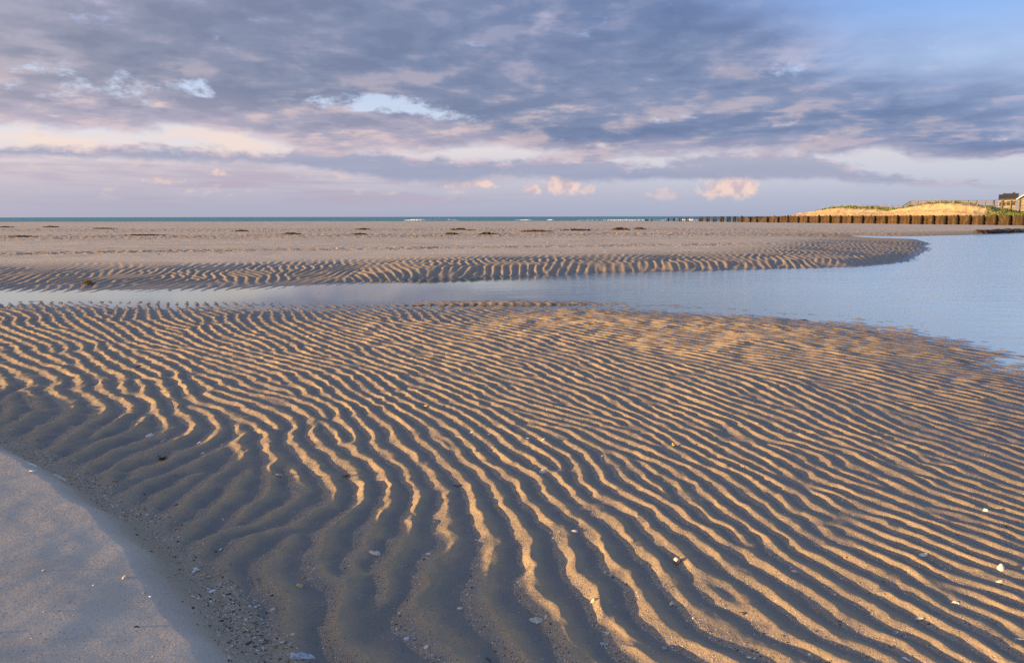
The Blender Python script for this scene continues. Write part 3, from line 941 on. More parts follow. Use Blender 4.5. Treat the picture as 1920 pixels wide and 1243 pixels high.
breaker(756, 862, 480, 410.9, 'bright white breaking wave with the highest crest, alone over the middle of the beach')
breaker(962, 1022, 480, 411.8, 'thin white streak of breaking wave right of the highest crest')
breaker(1026, 1052, 490, 411.4, 'shortest white breaking wave, a small dash between two longer ones')
breaker(1080, 1245, 430, 411.5, 'long white line of surf ending behind the first old pilings')
breaker(1236, 1312, 425, 410.7, 'white surf breaking behind the row of old pilings')

# ------------------------------------------------------------------ bulkhead and pilings
WC = 78.5 + .32 * 130


def wall_pt(u, s=0.0):
    """point of the line that lies s metres behind the bulkhead, seen at column u"""
    d = ray(np.array([float(u)]), np.array([408.]))[0]
    t = d[0] / d[1]
    c = WC + s * math.hypot(1, .32)
    Y = c / (t + .32)
    return t * Y, Y


def wall_px(u, v, s=0.0):
    x, y = wall_pt(u, s)
    d = ray(np.array([float(u)]), np.array([float(v)]))[0]
    return x, y, CAMZ + d[2] / d[1] * y


WDIR = Vector((-.32, 1, 0)).normalized()         # along the wall, away from us
WNRM = Vector((1, .32, 0)).normalized()          # to the land side
WANG = math.atan2(WDIR.y, WDIR.x)


def wood_material(name, c1, c2, scale=1.0, stain=.5):
    m, nt = material(name)
    co = obj_co(nt)
    g = nt.noise(co.vmul((6, 6, .6)), 2.2 * scale, 5, .65); b = nt.noise(co.vmul((1.4, 1.4, .35)), 1.5 * scale, 5, .65)
    col = nt.mix(nt.step(g, .35, .65), c1, c2)
    col = nt.mix(nt.step(b, .40, .58) * stain, col, tuple(c * .35 for c in c1))
    finish(nt, col, .85, .2, g, .6, .03)
    return m


plank_m = wood_material('weathered_planks', (.045, .029, .018), (.105, .070, .04), 1.0, .75)
post_m = wood_material('tarred_post', (.010, .009, .008), (.024, .019, .015))
pile_m = wood_material('old_piling', (.014, .011, .009), (.07, .052, .038))
cap_m = wood_material('wale_timber', (.035, .024, .016), (.09, .06, .037))

bulk = empty('bulkhead', (*wall_pt(1640), .1))
tag(bulk, 'long dark timber bulkhead holding back the sandy dune', 'bulkhead')
B0 = Vector((*wall_pt(1640), 0))


def rel(p): return Vector(p) - Vector(bulk.location)


POSTS = [1382, 1394, 1408.7, 1421, 1441, 1461, 1480, 1499, 1517.5, 1538, 1559, 1579, 1599.5, 1620, 1642, 1664.5, 1686, 1709, 1731, 1753, 1776, 1798.6, 1821.6, 1847, 1871, 1897, 1924, 1952, 1982, 2014, 2050]
pl = MB(); wl = MB()
for a, b in zip(POSTS[:-1], POSTS[1:]):
    pa = Vector((*wall_pt(a), 0)); pb = Vector((*wall_pt(b), 0))
    L = (pb - pa).length; n = max(3, int(L / .28)); decay = max(0.0, (1560 - a) / 170)
    for k in range(n):
        if random.random() < .10 * decay: continue
        c = pa + (pb - pa) * ((k + .5) / n) + WNRM * (random.uniform(.0, .05))
        top = 1.60 - random.random() ** 2 * (.14 + .75 * decay) ; bot = -.4
        pl.box(tuple(rel((c.x, c.y, (top + bot) / 2))), (L / n * random.uniform(.9, 1.0), .07, top - bot), WANG + random.uniform(-.03, .03))
    for zz in (.55, 1.35):
        if random.random() < .25 * decay: continue
        q = WNRM * -.09
        wl.bar(rel(pa + q + Vector((0, 0, zz))), rel(pb + q + Vector((0, 0, zz))), .10, .16)
    if decay < .6:
        q = WNRM * .03
        wl.bar(rel(pa + q + Vector((0, 0, 1.635))), rel(pb + q + Vector((0, 0, 1.635))), .34, .07)
pl.build('planking', plank_m, bulk); wl.build('wale', cap_m, bulk)
MIDS = [(a + b) / 2 for a, b in zip(POSTS[:-1], POSTS[1:]) if a > 1430]
for u in POSTS + MIDS:
    x, y = wall_pt(u); d = max(0.0, (1560 - u) / 170)
    p = Vector((x, y, 0)) - WNRM * (.36 if u not in MIDS else -.22)
    h = 1.86 - random.random() * (.2 + .3 * d)
    mb = MB(); q = rel((p.x, p.y, -.6)); lean = random.uniform(-.10, .10)
    w = .16 + .04 * random.random()
    if u in MIDS: h = 1.70 + .12 * random.random(); w *= .62
    mb.tube([q, q + Vector((lean * .5, 0, (h + .6) * .5)), q + Vector((lean, 0, h + .55)), q + Vector((lean, 0, h + .6))], [w, w * .98, w * .95, w * .8], 10, .03)
    mb.build('post', post_m, bulk)


def piling(u, vt, wide, label, broken=0.0):
    x, y = wall_pt(u)
    d = ray(np.array([float(u)]), np.array([float(vt)]))[0]
    zt = CAMZ + d[2] / d[1] * y
    zb = float(gz(x, y)[0]) - .5
    w = wide * y / FPX / 2
    mb = MB()
    h = zt - zb
    ln = random.uniform(-.05, .05) * h
    n = 12
    pts = [(0, 0, 0), (ln * .3, 0, h * .4), (ln * .7, 0, h * .75), (ln, 0, h * .97), (ln * 1.02, 0, h)]
    mb.tube(pts, [w * 1.05, w, w * .95, w * .9, w * .55], n, .08)
    o = mb.build('piling', pile_m, None, loc=(x, y, zb))
    tag(o, label, 'piling', 'old timber pilings at the end of the bulkhead')
    return o


PILES = [(1210.7, 411.6, 3.2, 'outermost blackened piling stump, first of the row on the seaward end'),
         (1214.2, 412.0, 2.2, 'slim grey stump touching the outermost blackened piling'),
         (1221.6, 411.2, 2.3, 'thin dark piling standing alone just inside the outermost pair'),
         (1252.9, 409.6, 3.0, 'dark lone piling after the widest gap in the row'),
         (1263.2, 409.2, 3.2, 'dark lone piling second after the widest gap'),
         (1274.4, 409.0, 2.2, 'seaward post of the first close pair of dark pilings'),
         (1277.4, 409.0, 2.0, 'landward post of the first close pair of dark pilings'),
         (1286.6, 408.6, 2.2, 'seaward post of the second close pair in front of the surf'),
         (1290.0, 408.8, 2.2, 'landward post of the second close pair in front of the surf'),
         (1312.2, 407.4, 3.0, 'pale sunlit post of the pair under the seaward tip of the loose beam'),
         (1316.0, 407.4, 2.6, 'dark post of the pair under the seaward tip of the loose beam'),
         (1325.8, 406.8, 3.2, 'stout pale post of the second pair under the beam'),
         (1329.4, 407.0, 2.4, 'dark post of the second pair under the beam'),
         (1338.2, 407.2, 3.0, 'dark stout post of the third pair under the beam'),
         (1342.2, 407.0, 2.6, 'pale narrow post of the third pair under the beam'),
         (1351.8, 406.4, 3.2, 'tallest pale post near the landward end of the beam'),
         (1356.0, 406.8, 2.6, 'crooked dark post beside the tallest pale one'),
         (1364.4, 406.6, 3.0, 'weathered post with gaps either side before the wall begins'),
         (1368.6, 406.2, 2.8, 'dark post one gap away from the first boards of the wall'),
         (1375.2, 406.6, 3.0, 'last free piling, standing right against the first boards of the wall')]
for a in PILES: piling(a[0], a[1] - .4, a[2] * 1.25, a[3])
mb = MB(); q0 = Vector(wall_px(1303, 409.2)); q1 = Vector(wall_px(1322, 409.0)); q2 = Vector(wall_px(1345, 408.8)); q3 = Vector(wall_px(1357, 409.0))
for a, b, in ((q0, q1), (q1, q2), (q2, q3)): mb.bar(a - q0 + WNRM * -.35, b - q0 + WNRM * -.35, .22, .26)
tag(mb.build('loose_beam', pile_m, None, loc=tuple(q0)), 'weathered horizontal timber beam bolted across the old pilings', 'beam')

# ------------------------------------------------------------------ dune behind the bulkhead
Z2 = lambda x, y: (1500 + x / 4.571, 340 + y / 4.571)
sand_top = [Z2(*p) for p in ((-330, 318), (-200, 306), (-90, 300), (0, 290), (70, 272), (140, 256), (200, 245), (300, 232), (400, 228), (470, 238), (600, 236), (720, 248), (830, 256), (900, 240), (1000, 222), (1060, 208), (1130, 195), (1250, 190), (1350, 193), (1420, 198), (1500, 212), (1600, 225), (1680, 248), (1740, 272), (1800, 282), (1920, 290), (2100, 285), (2400, 270))]
SB = 7.0
prof = []
for u, v in sand_top:
    x, y, z = wall_px(u, v, SB)
    prof.append(((Vector((x, y, 0)) - B0).dot(WDIR), z))
prof.sort()
pa_ = np.array(prof)
NA, NS = 420, 60
al = np.linspace(pa_[0, 0], pa_[-1, 0], NA)
ss = np.concatenate([np.linspace(.05, 8, 40), np.linspace(8.6, 60, NS - 40)])
AL, SS = np.meshgrid(al, ss, indexing='ij')
top = np.interp(AL + .8 * fbm(AL * .3, SS * .3, 3, 91), pa_[:, 0], pa_[:, 1])
wob = 1.3 * fbm(AL * .22, SS * 0 + 1.5, 4, 92)
gully = 1.3 * np.abs(gnoise(AL * .55, SS * .12, 93)) + .8 * np.abs(gnoise(AL * 1.4, SS * .2, 94))
f1 = sstep(.1, 3.4, SS + wob - gully) * .45 + sstep(2.6, 5.6, SS + wob * 1.2 - gully * 1.6) * .55
base_z = 1.50
H = base_z + (top - base_z) * np.where(top > base_z, f1, 1) + .15 * fbm(AL * .9, SS * .9, 4, 95) * sstep(.3, 2, SS) * (top > 1.8)
H += .35 * fbm(AL * .12, SS * .15, 3, 96) * sstep(7, 16, SS)
H -= np.clip(SS - 9, 0, 60) * .018 + np.clip(top - 3.2, 0, 9) * .55 * sstep(9, 22, SS)
back = sstep(8.2, 14.5, SS)
H = H * (1 - back) + np.minimum(H, 1.95 + .5 * fbm(AL * .1, SS * .14, 3, 99)) * back
H[:, -1] = -1
XX = B0.x + WDIR.x * AL + WNRM.x * SS; YY = B0.y + WDIR.y * AL + WNRM.y * SS
i, j = np.meshgrid(np.arange(NA - 1), np.arange(NS - 1), indexing='ij')
q = np.stack([i * NS + j, (i + 1) * NS + j, (i + 1) * NS + j + 1, i * NS + j + 1], -1).reshape(-1, 4)[:, ::-1]
me = np_mesh('dune', np.stack([XX, YY, H], -1).reshape(-1, 3), q)
m, nt = material('dune_sand'); co = obj_co(nt)
n = nt.noise(co, 1.3, 6, .65); n2 = nt.noise(co.vmul((1, 1, .4)), 5, 4, .6)
finish(nt, nt.mix(nt.step(n, .35, .7), (.42, .325, .19), (.52, .415, .265)), .9, .1, n * .7 + n2 * .4, .7, .25)
tag(link('dune', me, m), kind='structure')


def dune_z(a, s):
    fi = np.clip((a - al[0]) / (al[1] - al[0]), 0, NA - 2); i = fi.astype(int); t = fi - i
    j = np.clip(np.searchsorted(ss, s) - 1, 0, NS - 2); q = (s - ss[j]) / (ss[j + 1] - ss[j])
    return (H[i, j] * (1 - t) + H[i + 1, j] * t) * (1 - q) + (H[i, j + 1] * (1 - t) + H[i + 1, j + 1] * t) * q


def blades(name, a, s, hgt, mat, wdt=.035):
    n = len(a)
    x = B0.x + WDIR.x * a + WNRM.x * s; y = B0.y + WDIR.y * a + WNRM.y * s; z = dune_z(a, s) - .03
    th = rng.uniform(0, 2 * PI, n); bend = rng.uniform(.1, .55, n) * hgt; bd = rng.normal(.5, .9, n)
    V = np.zeros((n, 5, 3))
    for k, (f, w) in enumerate(((0, 1), (0, -1), (.6, .8), (.6, -.8), (1, 0))):
        V[:, k, 0] = x + np.cos(th) * wdt * w + np.cos(bd) * bend * f * f
        V[:, k, 1] = y + np.sin(th) * wdt * w + np.sin(bd) * bend * f * f
        V[:, k, 2] = z + hgt * f * (1 - .25 * f)
    b = np.arange(n)[:, None] * 5
    tri = np.concatenate([b + [[0, 1, 3]], b + [[0, 3, 2]], b + [[2, 3, 4]]], 1).reshape(-1, 3)
    me = np_mesh(name, V.reshape(-1, 3), tri, False)
    add_attr(me, 'tone', np.repeat(rng.uniform(0, 1, n), 5))
    return link(name, me, mat)


m, nt = material('dune_grass')
t = nt.attr('tone')
p = finish(nt, nt.ramp(t, [(0, (.05, .085, .02)), (.45, (.10, .155, .035)), (.8, (.17, .20, .06)), (1, (.30, .25, .12))]), .6, .2)
grass_m = m
u2a = lambda u, s: float((Vector((*wall_pt(u, s), 0)) - B0).dot(WDIR))
# where the turf reaches down the slope: (column, nearest distance behind the wall)
turf = np.array(sorted([(u2a(u, 7), s) for u, s in ((1440, 12), (1512, 9), (1530, 7.2), (1560, 6.6), (1590, 6.4), (1640, 6.4), (1690, 5.4), (1720, 6.6), (1745, 7.2), (1790, 8.6), (1830, 7.6), (1860, 5.6), (1880, 3.0), (1900, 2.0), (2000, 1.5), (2300, 1.5))]))
n = 90000
a = rng.uniform(u2a(2250, 7), u2a(1500, 7), n); s = 2 + rng.random(n) ** 1.4 * 26
thr = np.interp(a, turf[:, 0], turf[:, 1]) + .9 * fbm(a * .4, s * .4, 3, 97)
k = s > thr; a, s = a[k], s[k]
hg = rng.uniform(.25, .6, len(a)) * np.where((a > u2a(1790, 7)), 1.5, .8) * (.75 + .7 * np.clip(fbm(a * .35, s * .35, 2, 98) + .35, 0, 1))
tag(blades('dune_grass', a, s, hg, grass_m, .045), kind='stuff')
n = 420
a = rng.uniform(u2a(1740, 7), u2a(1528, 7), n); s = rng.uniform(7.5, 12, n)
m, nt = material('sea_oats'); finish(nt, (.30, .22, .11), .7, .1)
tag(blades('sea_oats', a, s, rng.uniform(1.0, 1.9, n), m, .026), kind='stuff')

# ------------------------------------------------------------------ boardwalk
gray_wood = wood_material('grey_boardwalk_timber', (.085, .075, .064), (.17, .152, .13), .8, .35)
BS = 24.0
bw = empty('boardwalk', wall_px(1800, 390, BS))
tag(bw, 'raised timber boardwalk with railings crossing behind the dune', 'boardwalk')
o = Vector(bw.location)
R = lambda u, v, s=BS: Vector(wall_px(u, v, s)) - o
zr = Z2(940, 168)[1]
path = [(Z2(700, 216)), (Z2(790, 212)), (Z2(880, 209)), (Z2(940, 168)), (Z2(1300, 165.5)), (Z2(1650, 163)), (Z2(1920, 160)), (Z2(2500, 154))]
mbr = MB(); mbd = MB(); mbm = MB()
for (ua, va), (ub, vb) in zip(path[:-1], path[1:]):
    for s in (BS, BS + 1.9):
        A_, B_ = R(ua, va, s), R(ub, vb, s)
        A_.z = R(ua, va).z; B_.z = R(ub, vb).z
        mbr.bar(A_, B_, .16, .10); mbm.bar(A_ - Vector((0, 0, .45)), B_ - Vector((0, 0, .45)), .06, .12)
    A_, B_ = R(ua, va, BS + .95), R(ub, vb, BS + .95)
    A_.z = R(ua, va).z - 1.02; B_.z = R(ub, vb).z - 1.02
    mbd.bar(A_, B_, 1.8, .22)
mbr.build('handrail', gray_wood, bw); mbm.build('mid_rail', gray_wood, bw); mbd.build('deck', gray_wood, bw)


def rail_z(u):
    return float(np.interp(u, [p[0] for p in path], [p[1] for p in path]))


for k, zx in enumerate((720, 790, 880, 940, 1005, 1080, 1150, 1215, 1285, 1360, 1432, 1505, 1580, 1650, 1725, 1800, 1875, 1950, 2030, 2120, 2220)):
    u = 1500 + zx / 4.571
    for s in (BS, BS + 1.9):
        t = R(u, rail_z(u), s); t.z = R(u, rail_z(u)).z
        mb = MB()
        low = -1.05 if zx < 1640 else -4.4
        w = .11 if zx < 1640 else .24
        mb.box((t.x, t.y, t.z + low / 2 - .03), (w, w, -low), WANG, 1.0)
        mb.build('rail_post' if zx < 1640 else 'support_post', gray_wood, bw)
brc = MB()
for zx in (1650, 1725, 1800, 1875, 1950, 2030):
    u = 1500 + zx / 4.571; ub = 1500 + (zx + 75) / 4.571
    t = R(u, rail_z(u)); t2 = R(ub, rail_z(ub))
    brc.bar(t - Vector((0, 0, 1.55)) - WNRM * .15, t2 - Vector((0, 0, 1.55)) - WNRM * .15, .08, .16)
brc.build('cross_beam', gray_wood, bw)

# ------------------------------------------------------------------ beach houses
wall_c = material('cream_siding'); nt = wall_c[1]; co = obj_co(nt)
wv = nt.noise(co.vmul((.1, .1, 9)), 2, 2, .5); finish(nt, nt.mix(wv, (.20, .19, .18), (.26, .245, .23)), .7, .2, wv, .3, .02)
roof_c = material('dark_shingles'); nt = roof_c[1]; co = obj_co(nt)
nz = nt.noise(co, 3.0, 4, .6); finish(nt, nt.mix(nz, (.035, .035, .045), (.075, .07, .08)), .85, .2, nz, .5, .05)
trim_c = material('white_trim'); finish(trim_c[1], (.50, .49, .48), .6, .3)
glass_c = material('dark_window_glass'); finish(glass_c[1], (.03, .035, .045), .12, .6)


def house(u0, u1, vroof, veave, D, label, gable_front=False, depth=9.0):
    p0 = at_y(np.array([float(u0)]), np.array([float(veave)]), D)[0]; p1 = at_y(np.array([float(u1)]), np.array([float(veave)]), D)[0]
    zr = at_y(np.array([(u0 + u1) / 2.]), np.array([float(vroof)]), D + (0 if gable_front else depth / 2))[0][2]
    w = p1[0] - p0[0]; ze = p0[2]; zb = -.3
    mx = (p0[0] + p1[0]) / 2; q = 1 + depth / 2 / math.hypot(mx, D); w *= math.cos(math.atan2(mx, D))
    h = empty('beach_house', (mx * q, D * q, zb), -math.atan2(mx, D)); tag(h, label, 'house', 'beach houses beyond the boardwalk')
    W, Dp, E_ = w / 2, depth / 2, ze - zb; Rz = zr - zb
    mb = MB()
    if gable_front:
        vs = [(-W, -Dp, 0), (W, -Dp, 0), (W, Dp, 0), (-W, Dp, 0), (-W, -Dp, E_), (W, -Dp, E_), (W, Dp, E_), (-W, Dp, E_), (0, -Dp, Rz - .1), (0, Dp, Rz - .1)]
        mb.add(vs, [(0, 1, 5, 8, 4), (2, 3, 7, 9, 6), (1, 2, 6, 5), (3, 0, 4, 7), (4, 8, 9, 7), (5, 6, 9, 8)])
    else:
        vs = [(-W, -Dp, 0), (W, -Dp, 0), (W, Dp, 0), (-W, Dp, 0), (-W, -Dp, E_), (W, -Dp, E_), (W, Dp, E_), (-W, Dp, E_), (-W, 0, Rz - .1), (W, 0, Rz - .1)]
        mb.add(vs, [(0, 1, 5, 4), (2, 3, 7, 6), (1, 2, 6, 9, 5), (3, 0, 4, 8, 7), (4, 5, 9, 8), (6, 7, 8, 9)])
    mb.build('wall', wall_c[0], h)
    mb = MB(); ov = .45; th = .22
    for sg in (-1, 1):
        if gable_front:
            a = [(sg * (W + ov), -Dp - ov, E_ - ov * (Rz - E_) / W), (sg * (W + ov), Dp + ov, E_ - ov * (Rz - E_) / W), (0, Dp + ov, Rz), (0, -Dp - ov, Rz)]
        else:
            a = [(-W - ov, sg * (Dp + ov), E_ - ov * (Rz - E_) / Dp), (W + ov, sg * (Dp + ov), E_ - ov * (Rz - E_) / Dp), (W + ov, 0, Rz), (-W - ov, 0, Rz)]
        mb.add([(x, y, z + .02) for x, y, z in a] + [(x, y, z + th) for x, y, z in a], [(0, 1, 2, 3), (7, 6, 5, 4), (0, 4, 5, 1), (1, 5, 6, 2), (2, 6, 7, 3), (3, 7, 4, 0)])
    rf = mb.build('roof', roof_c[0], h)
    mb = MB(); mb.box((W * .45, Dp * .15, Rz + .1), (.6, .6, .9)); mb.build('chimney', roof_c[0], rf)
    nw = max(2, int(w / 2.6))
    for k in range(nw):
        cx = -W + w * (k + .5) / nw
        for zz in (E_ - 1.25, E_ - 4.1):
            if zz < .6: continue
            mb = MB(); mb.box((cx, -Dp - .03, zz), (1.15, .08, 1.5)); wn = mb.build('window', trim_c[0], h)
            mb = MB(); mb.box((cx, -Dp - .075, zz), (.95, .03, 1.3)); mb.build('pane', glass_c[0], wn)
    if gable_front:
        mb = MB()
        for sg in (-1, 1):
            mb.bar((sg * (W + ov), -Dp - ov - .05, E_ - ov * (Rz - E_) / W), (0, -Dp - ov - .05, Rz), .12, .3)
        mb.build('fascia', trim_c[0], h)
    return h


house(1876, 1884.5, 366.6, 373.6, 205, 'smallest beach house, a low dark roof left of the others')
house(1885.5, 1906, 364.5, 373, 215, 'middle beach house with a broad dark hip-like roof and pale walls')
house(1909.5, 1969, 353.0, 371.5, 200, 'beach house with white trimmed gable at the edge of the view', True)

# ------------------------------------------------------------------ wrack, rocks, shells
weed_m, nt = material('dried_seaweed'); co = obj_co(nt)
nz = nt.noise(co, 9, 4, .65); finish(nt, nt.ramp(nz, [(.3, (.045, .028, .012)), (.5, (.13, .08, .03)), (.72, (.28, .17, .06))]), .85, .2, nz, .8, .05)


def wrack(u, v, wpx, hgt, label, strands=90):
    x, y, z = on_sand(u, v)
    w = wpx * y / FPX
    dpt = max(.25, min(1.4, w * .45)); r = np.random.default_rng(int(u * 7 + v))
    V = []; Fc = []
    ns = strands
    for i in range(9):                       # matted core
        for j in range(6):
            a, e = 2 * PI * i / 9, PI / 2 * j / 5
            V.append((math.cos(a) * math.cos(e) * w * .36 * r.uniform(.8, 1.15), math.sin(a) * math.cos(e) * dpt * .36 * r.uniform(.8, 1.15), hgt * (.55 * math.sin(e) * r.uniform(.8, 1.1) - .15)))
    for i in range(9):
        for j in range(5): Fc.append((i * 6 + j, (i + 1) % 9 * 6 + j, (i + 1) % 9 * 6 + j + 1, i * 6 + j + 1))
    for k in range(ns):
        px = np.clip(r.normal(0, .22), -.5, .5) * w; py = r.normal(0, .22) * dpt
        env = max(.1, 1 - (2 * px / w) ** 2)
        ln = r.uniform(.12, .30) * min(1.0, .05 + w * .75); th = r.uniform(0, PI) * .5 + (0 if r.random() < .7 else 1.2)
        zz = float(gz(x + px, y + py)[0]) - z + r.random() ** 1.5 * hgt * env
        n = 4; wd = r.uniform(.012, .035) * (1 + y / 60) * min(1, .12 + w * .7)
        b = len(V)
        for i in range(n):
            t = i / (n - 1) - .5
            cx = px + math.cos(th) * ln * t + r.normal(0, .02); cy = py + math.sin(th) * ln * t; cz = zz + hgt * .25 * (1 - 4 * t * t) + r.normal(0, .01)
            for dx, dz in ((-1, 0), (0, 1), (1, 0)):
                V.append((cx - math.sin(th) * wd * dx, cy + math.cos(th) * wd * dx, cz + dz * wd * .9))
        for i in range(n - 1):
            for c in range(2):
                Fc.append((b + i * 3 + c, b + i * 3 + c + 1, b + i * 3 + c + 4, b + i * 3 + c + 3))
            Fc.append((b + i * 3 + 2, b + i * 3, b + i * 3 + 3, b + i * 3 + 5))
    me = bpy.data.meshes.new('seaweed_clump'); me.from_pydata(V, [], Fc); me.update()
    tag(link('seaweed_clump', me, weed_m, None, (x, y, z)), label, 'seaweed', 'seaweed clumps on the far beach')


WR = [(10, 426.5, 22, .16, 'flat dark seaweed streak touching the edge of the view far down the beach'),
      (95, 426.5, 26, .20, 'humped seaweed clump, second along the farthest wrack line'),
      (197, 429.5, 34, .14, 'low brown seaweed streak, third along the farthest wrack line'),
      (40, 444.5, 44, .10, 'thin brown wrack smear on the shell band nearest the edge'),
      (267, 441.5, 62, .10, 'longest thin seaweed smear on the shell band at the quieter end of the beach'),
      (453, 434, 18, .18, 'small ochre seaweed tuft standing apart on the far beach'),
      (547, 439.5, 26, .16, 'dark seaweed clump below the small ochre tuft'),
      (682, 431, 20, .20, 'rusty seaweed tuft above a flatter clump near the middle'),
      (673, 440, 20, .16, 'flatter rusty clump directly below the rusty tuft'),
      (860, 431, 24, .22, 'dark seaweed clump below the bright breaking wave'),
      (882, 432.2, 12, .10, 'tiny seaweed scrap just right of the clump below the breaking wave'),
      (847, 439.6, 20, .24, 'orange brown seaweed mound nearer the pool, left of its twin'),
      (913, 440, 26, .26, 'orange brown seaweed mound nearer the pool, right of its twin'),
      (1005, 434.8, 52, .26, 'start of the long wrack heap, the ragged brown mass with flat tail'),
      (1085, 433, 52, .26, 'long low middle heap of brown wrack'),
      (1163, 431.4, 26, .42, 'tallest seaweed mound at the landward end of the wrack heap'),
      (1199, 430, 16, .32, 'small round seaweed mound beyond the tallest one'),
      (165, 533, 17, .12, 'single orange brown seaweed scrap at the shallow stream')]
for a in WR: wrack(a[0], a[1], a[2] * 1.25, a[3] * .5, a[4])

rock_m, nt = material('dark_peat_rock'); co = obj_co(nt)
nz = nt.noise(co, 2.5, 6, .7); finish(nt, nt.mix(nt.step(nz, .35, .65), (.02, .016, .013), (.075, .055, .042)), .8, .3, nz, 1.0, .2)


def rock(x, y, z, s, r):
    bm = bmesh.new(); bmesh.ops.create_icosphere(bm, subdivisions=2, radius=1)
    o = r.uniform(0, 50)
    for v in bm.verts:
        p = v.co; n = float(fbm(np.array([p.x * 1.1 + o]), np.array([p.y * 1.1 + p.z * 1.7]), 3, 5)[0])
        v.co = Vector((p.x * s[0], p.y * s[1], p.z * s[2])) * (1 + .5 * n)
    me = bpy.data.meshes.new('rock'); bm.to_mesh(me); bm.free()
    o = link('rock', me, rock_m, None, (x, y, z)); o.rotation_euler = (0, 0, r.uniform(0, 6))
    return o


r = np.random.default_rng(8)
for k in range(34):
    u = 1826 + 130 * r.random() ** .9; t = (u - 1826) / 94
    v = 438.4 - 1.8 * t + r.uniform(-1.6, .5) * min(1, .25 + t)
    x, y, z = on_sand(u, v)
    tag(rock(x, y, z + .02, (r.uniform(.3, .75), r.uniform(.3, .6), r.uniform(.16, .36)), r), 'dark lumpy rock in the low ridge along the far edge of the pool', 'rock', 'dark rocks along the far pool edge')
x, y, z = on_sand(1907, 415.6)

# ------------------------------------------------------------------ shells and debris on the sand
def shell_material(name, a, b, c=None, rough=.55):
    m, nt = material(name); co = obj_co(nt)
    n = nt.noise(co, 60, 4, .6); w = nt.noise(co.vmul((1, 4, 4)), 90, 3, .6)
    col = nt.mix(nt.step(n, .35, .65), a, b)
    if c: col = nt.mix(nt.step(w, .56, .70), col, c)
    finish(nt, col, rough, .35, w, .5, .003)
    return m


SM = dict(white=shell_material('white_shell', (.60, .58, .55), (.74, .72, .69), (.42, .40, .38)),
          cream=shell_material('cream_shell', (.55, .46, .34), (.68, .60, .48), (.36, .27, .17)),
          pink=shell_material('pink_shell', (.60, .46, .42), (.70, .60, .56), (.50, .34, .30)),
          orange=shell_material('orange_shell', (.40, .16, .05), (.52, .27, .11), (.25, .09, .03)),
          yellow=shell_material('yellow_shell', (.46, .33, .12), (.60, .46, .20), (.28, .18, .06)),
          blue=shell_material('blue_grey_shell', (.36, .40, .45), (.58, .60, .62), (.16, .19, .24)),
          grey=shell_material('grey_shell', (.26, .25, .23), (.40, .38, .35), (.12, .12, .12)),
          dark=shell_material('dark_shell', (.020, .024, .034), (.06, .065, .08), (.16, .16, .17), .35),
          brown=shell_material('brown_shell', (.10, .055, .03), (.19, .10, .05), (.05, .03, .02)),
          green=shell_material('greenish_shell', (.38, .40, .33), (.62, .62, .56), (.22, .24, .19)))


def dome(L, W, Hh, r, kind='clam', flip=False, hole=False):
    """a thin curved shell: outer skin, rim and inner skin; local x is its length"""
    n, k = 26, 8
    ph = r.uniform(0, 6, 4)
    V = []; Fc = []
    for side in (0, 1):
        for i in range(k + 1):
            f = i / k
            for j in range(n):
                t = 2 * PI * j / n
                ox, oy = math.cos(t), math.sin(t)
                if kind == 'clam':
                    sx = L / 2 * ox; sy = W / 2 * oy * (1 - .30 * max(0, ox) ** 2) ; apex = .34 * L
                elif kind == 'oyster':
                    q = 1 + .16 * math.sin(2 * t + ph[0]) + .10 * math.sin(3 * t + ph[1]) + .07 * math.sin(5 * t + ph[2])
                    sx = L / 2 * ox * q; sy = W / 2 * oy * q * (1 - .25 * ox); apex = .15 * L
                elif kind == 'mussel':
                    sx = L / 2 * ox; sy = W / 2 * oy * (1 - .55 * (.5 + .5 * ox)); apex = .28 * L
                else:          # fragment: broken edge
                    q = 1 + .28 * math.sin(2 * t + ph[0]) + .22 * math.sin(3 * t + ph[1]) + .14 * math.sin(7 * t + ph[2])
                    sx = L / 2 * ox * q; sy = W / 2 * oy * q; apex = 0
                px = apex * (1 - f) + sx * f; py = sy * f
                z = Hh * (1 - f * f) ** (.75 if kind != 'frag' else 1.0)
                z += Hh * .05 * math.sin(f * 26 + ph[3]) * (1 if kind != 'frag' else .3)
                if kind == 'oyster': z += Hh * .22 * math.sin(f * 9 + 2 * math.sin(2 * t + ph[0])) * f + Hh * .12 * math.sin(5 * t + 7 * f)
                if kind == 'frag': z += Hh * .5 * math.sin(px / L * 5 + ph[1])
                th = min(.10 * L, .0035)
                z -= side * th * (1 - .5 * f)
                V.append((px, py, z))
    m1 = (k + 1) * n
    for side in (0, 1):
        for i in range(k):
            for j in range(n):
                a = side * m1 + i * n + j; b = side * m1 + i * n + (j + 1) % n
                if hole and 2 <= i <= 4 and j in (11, 12, 13, 14): continue
                q = (a, a + n, b + n, b)
                Fc.append(q if side == 0 else q[::-1])
    for j in range(n):
        a = k * n + j; b = k * n + (j + 1) % n
        Fc.append((a, m1 + a, m1 + b, b))
    if flip: V = [(x, y, Hh - z) for x, y, z in V]
    return V, Fc


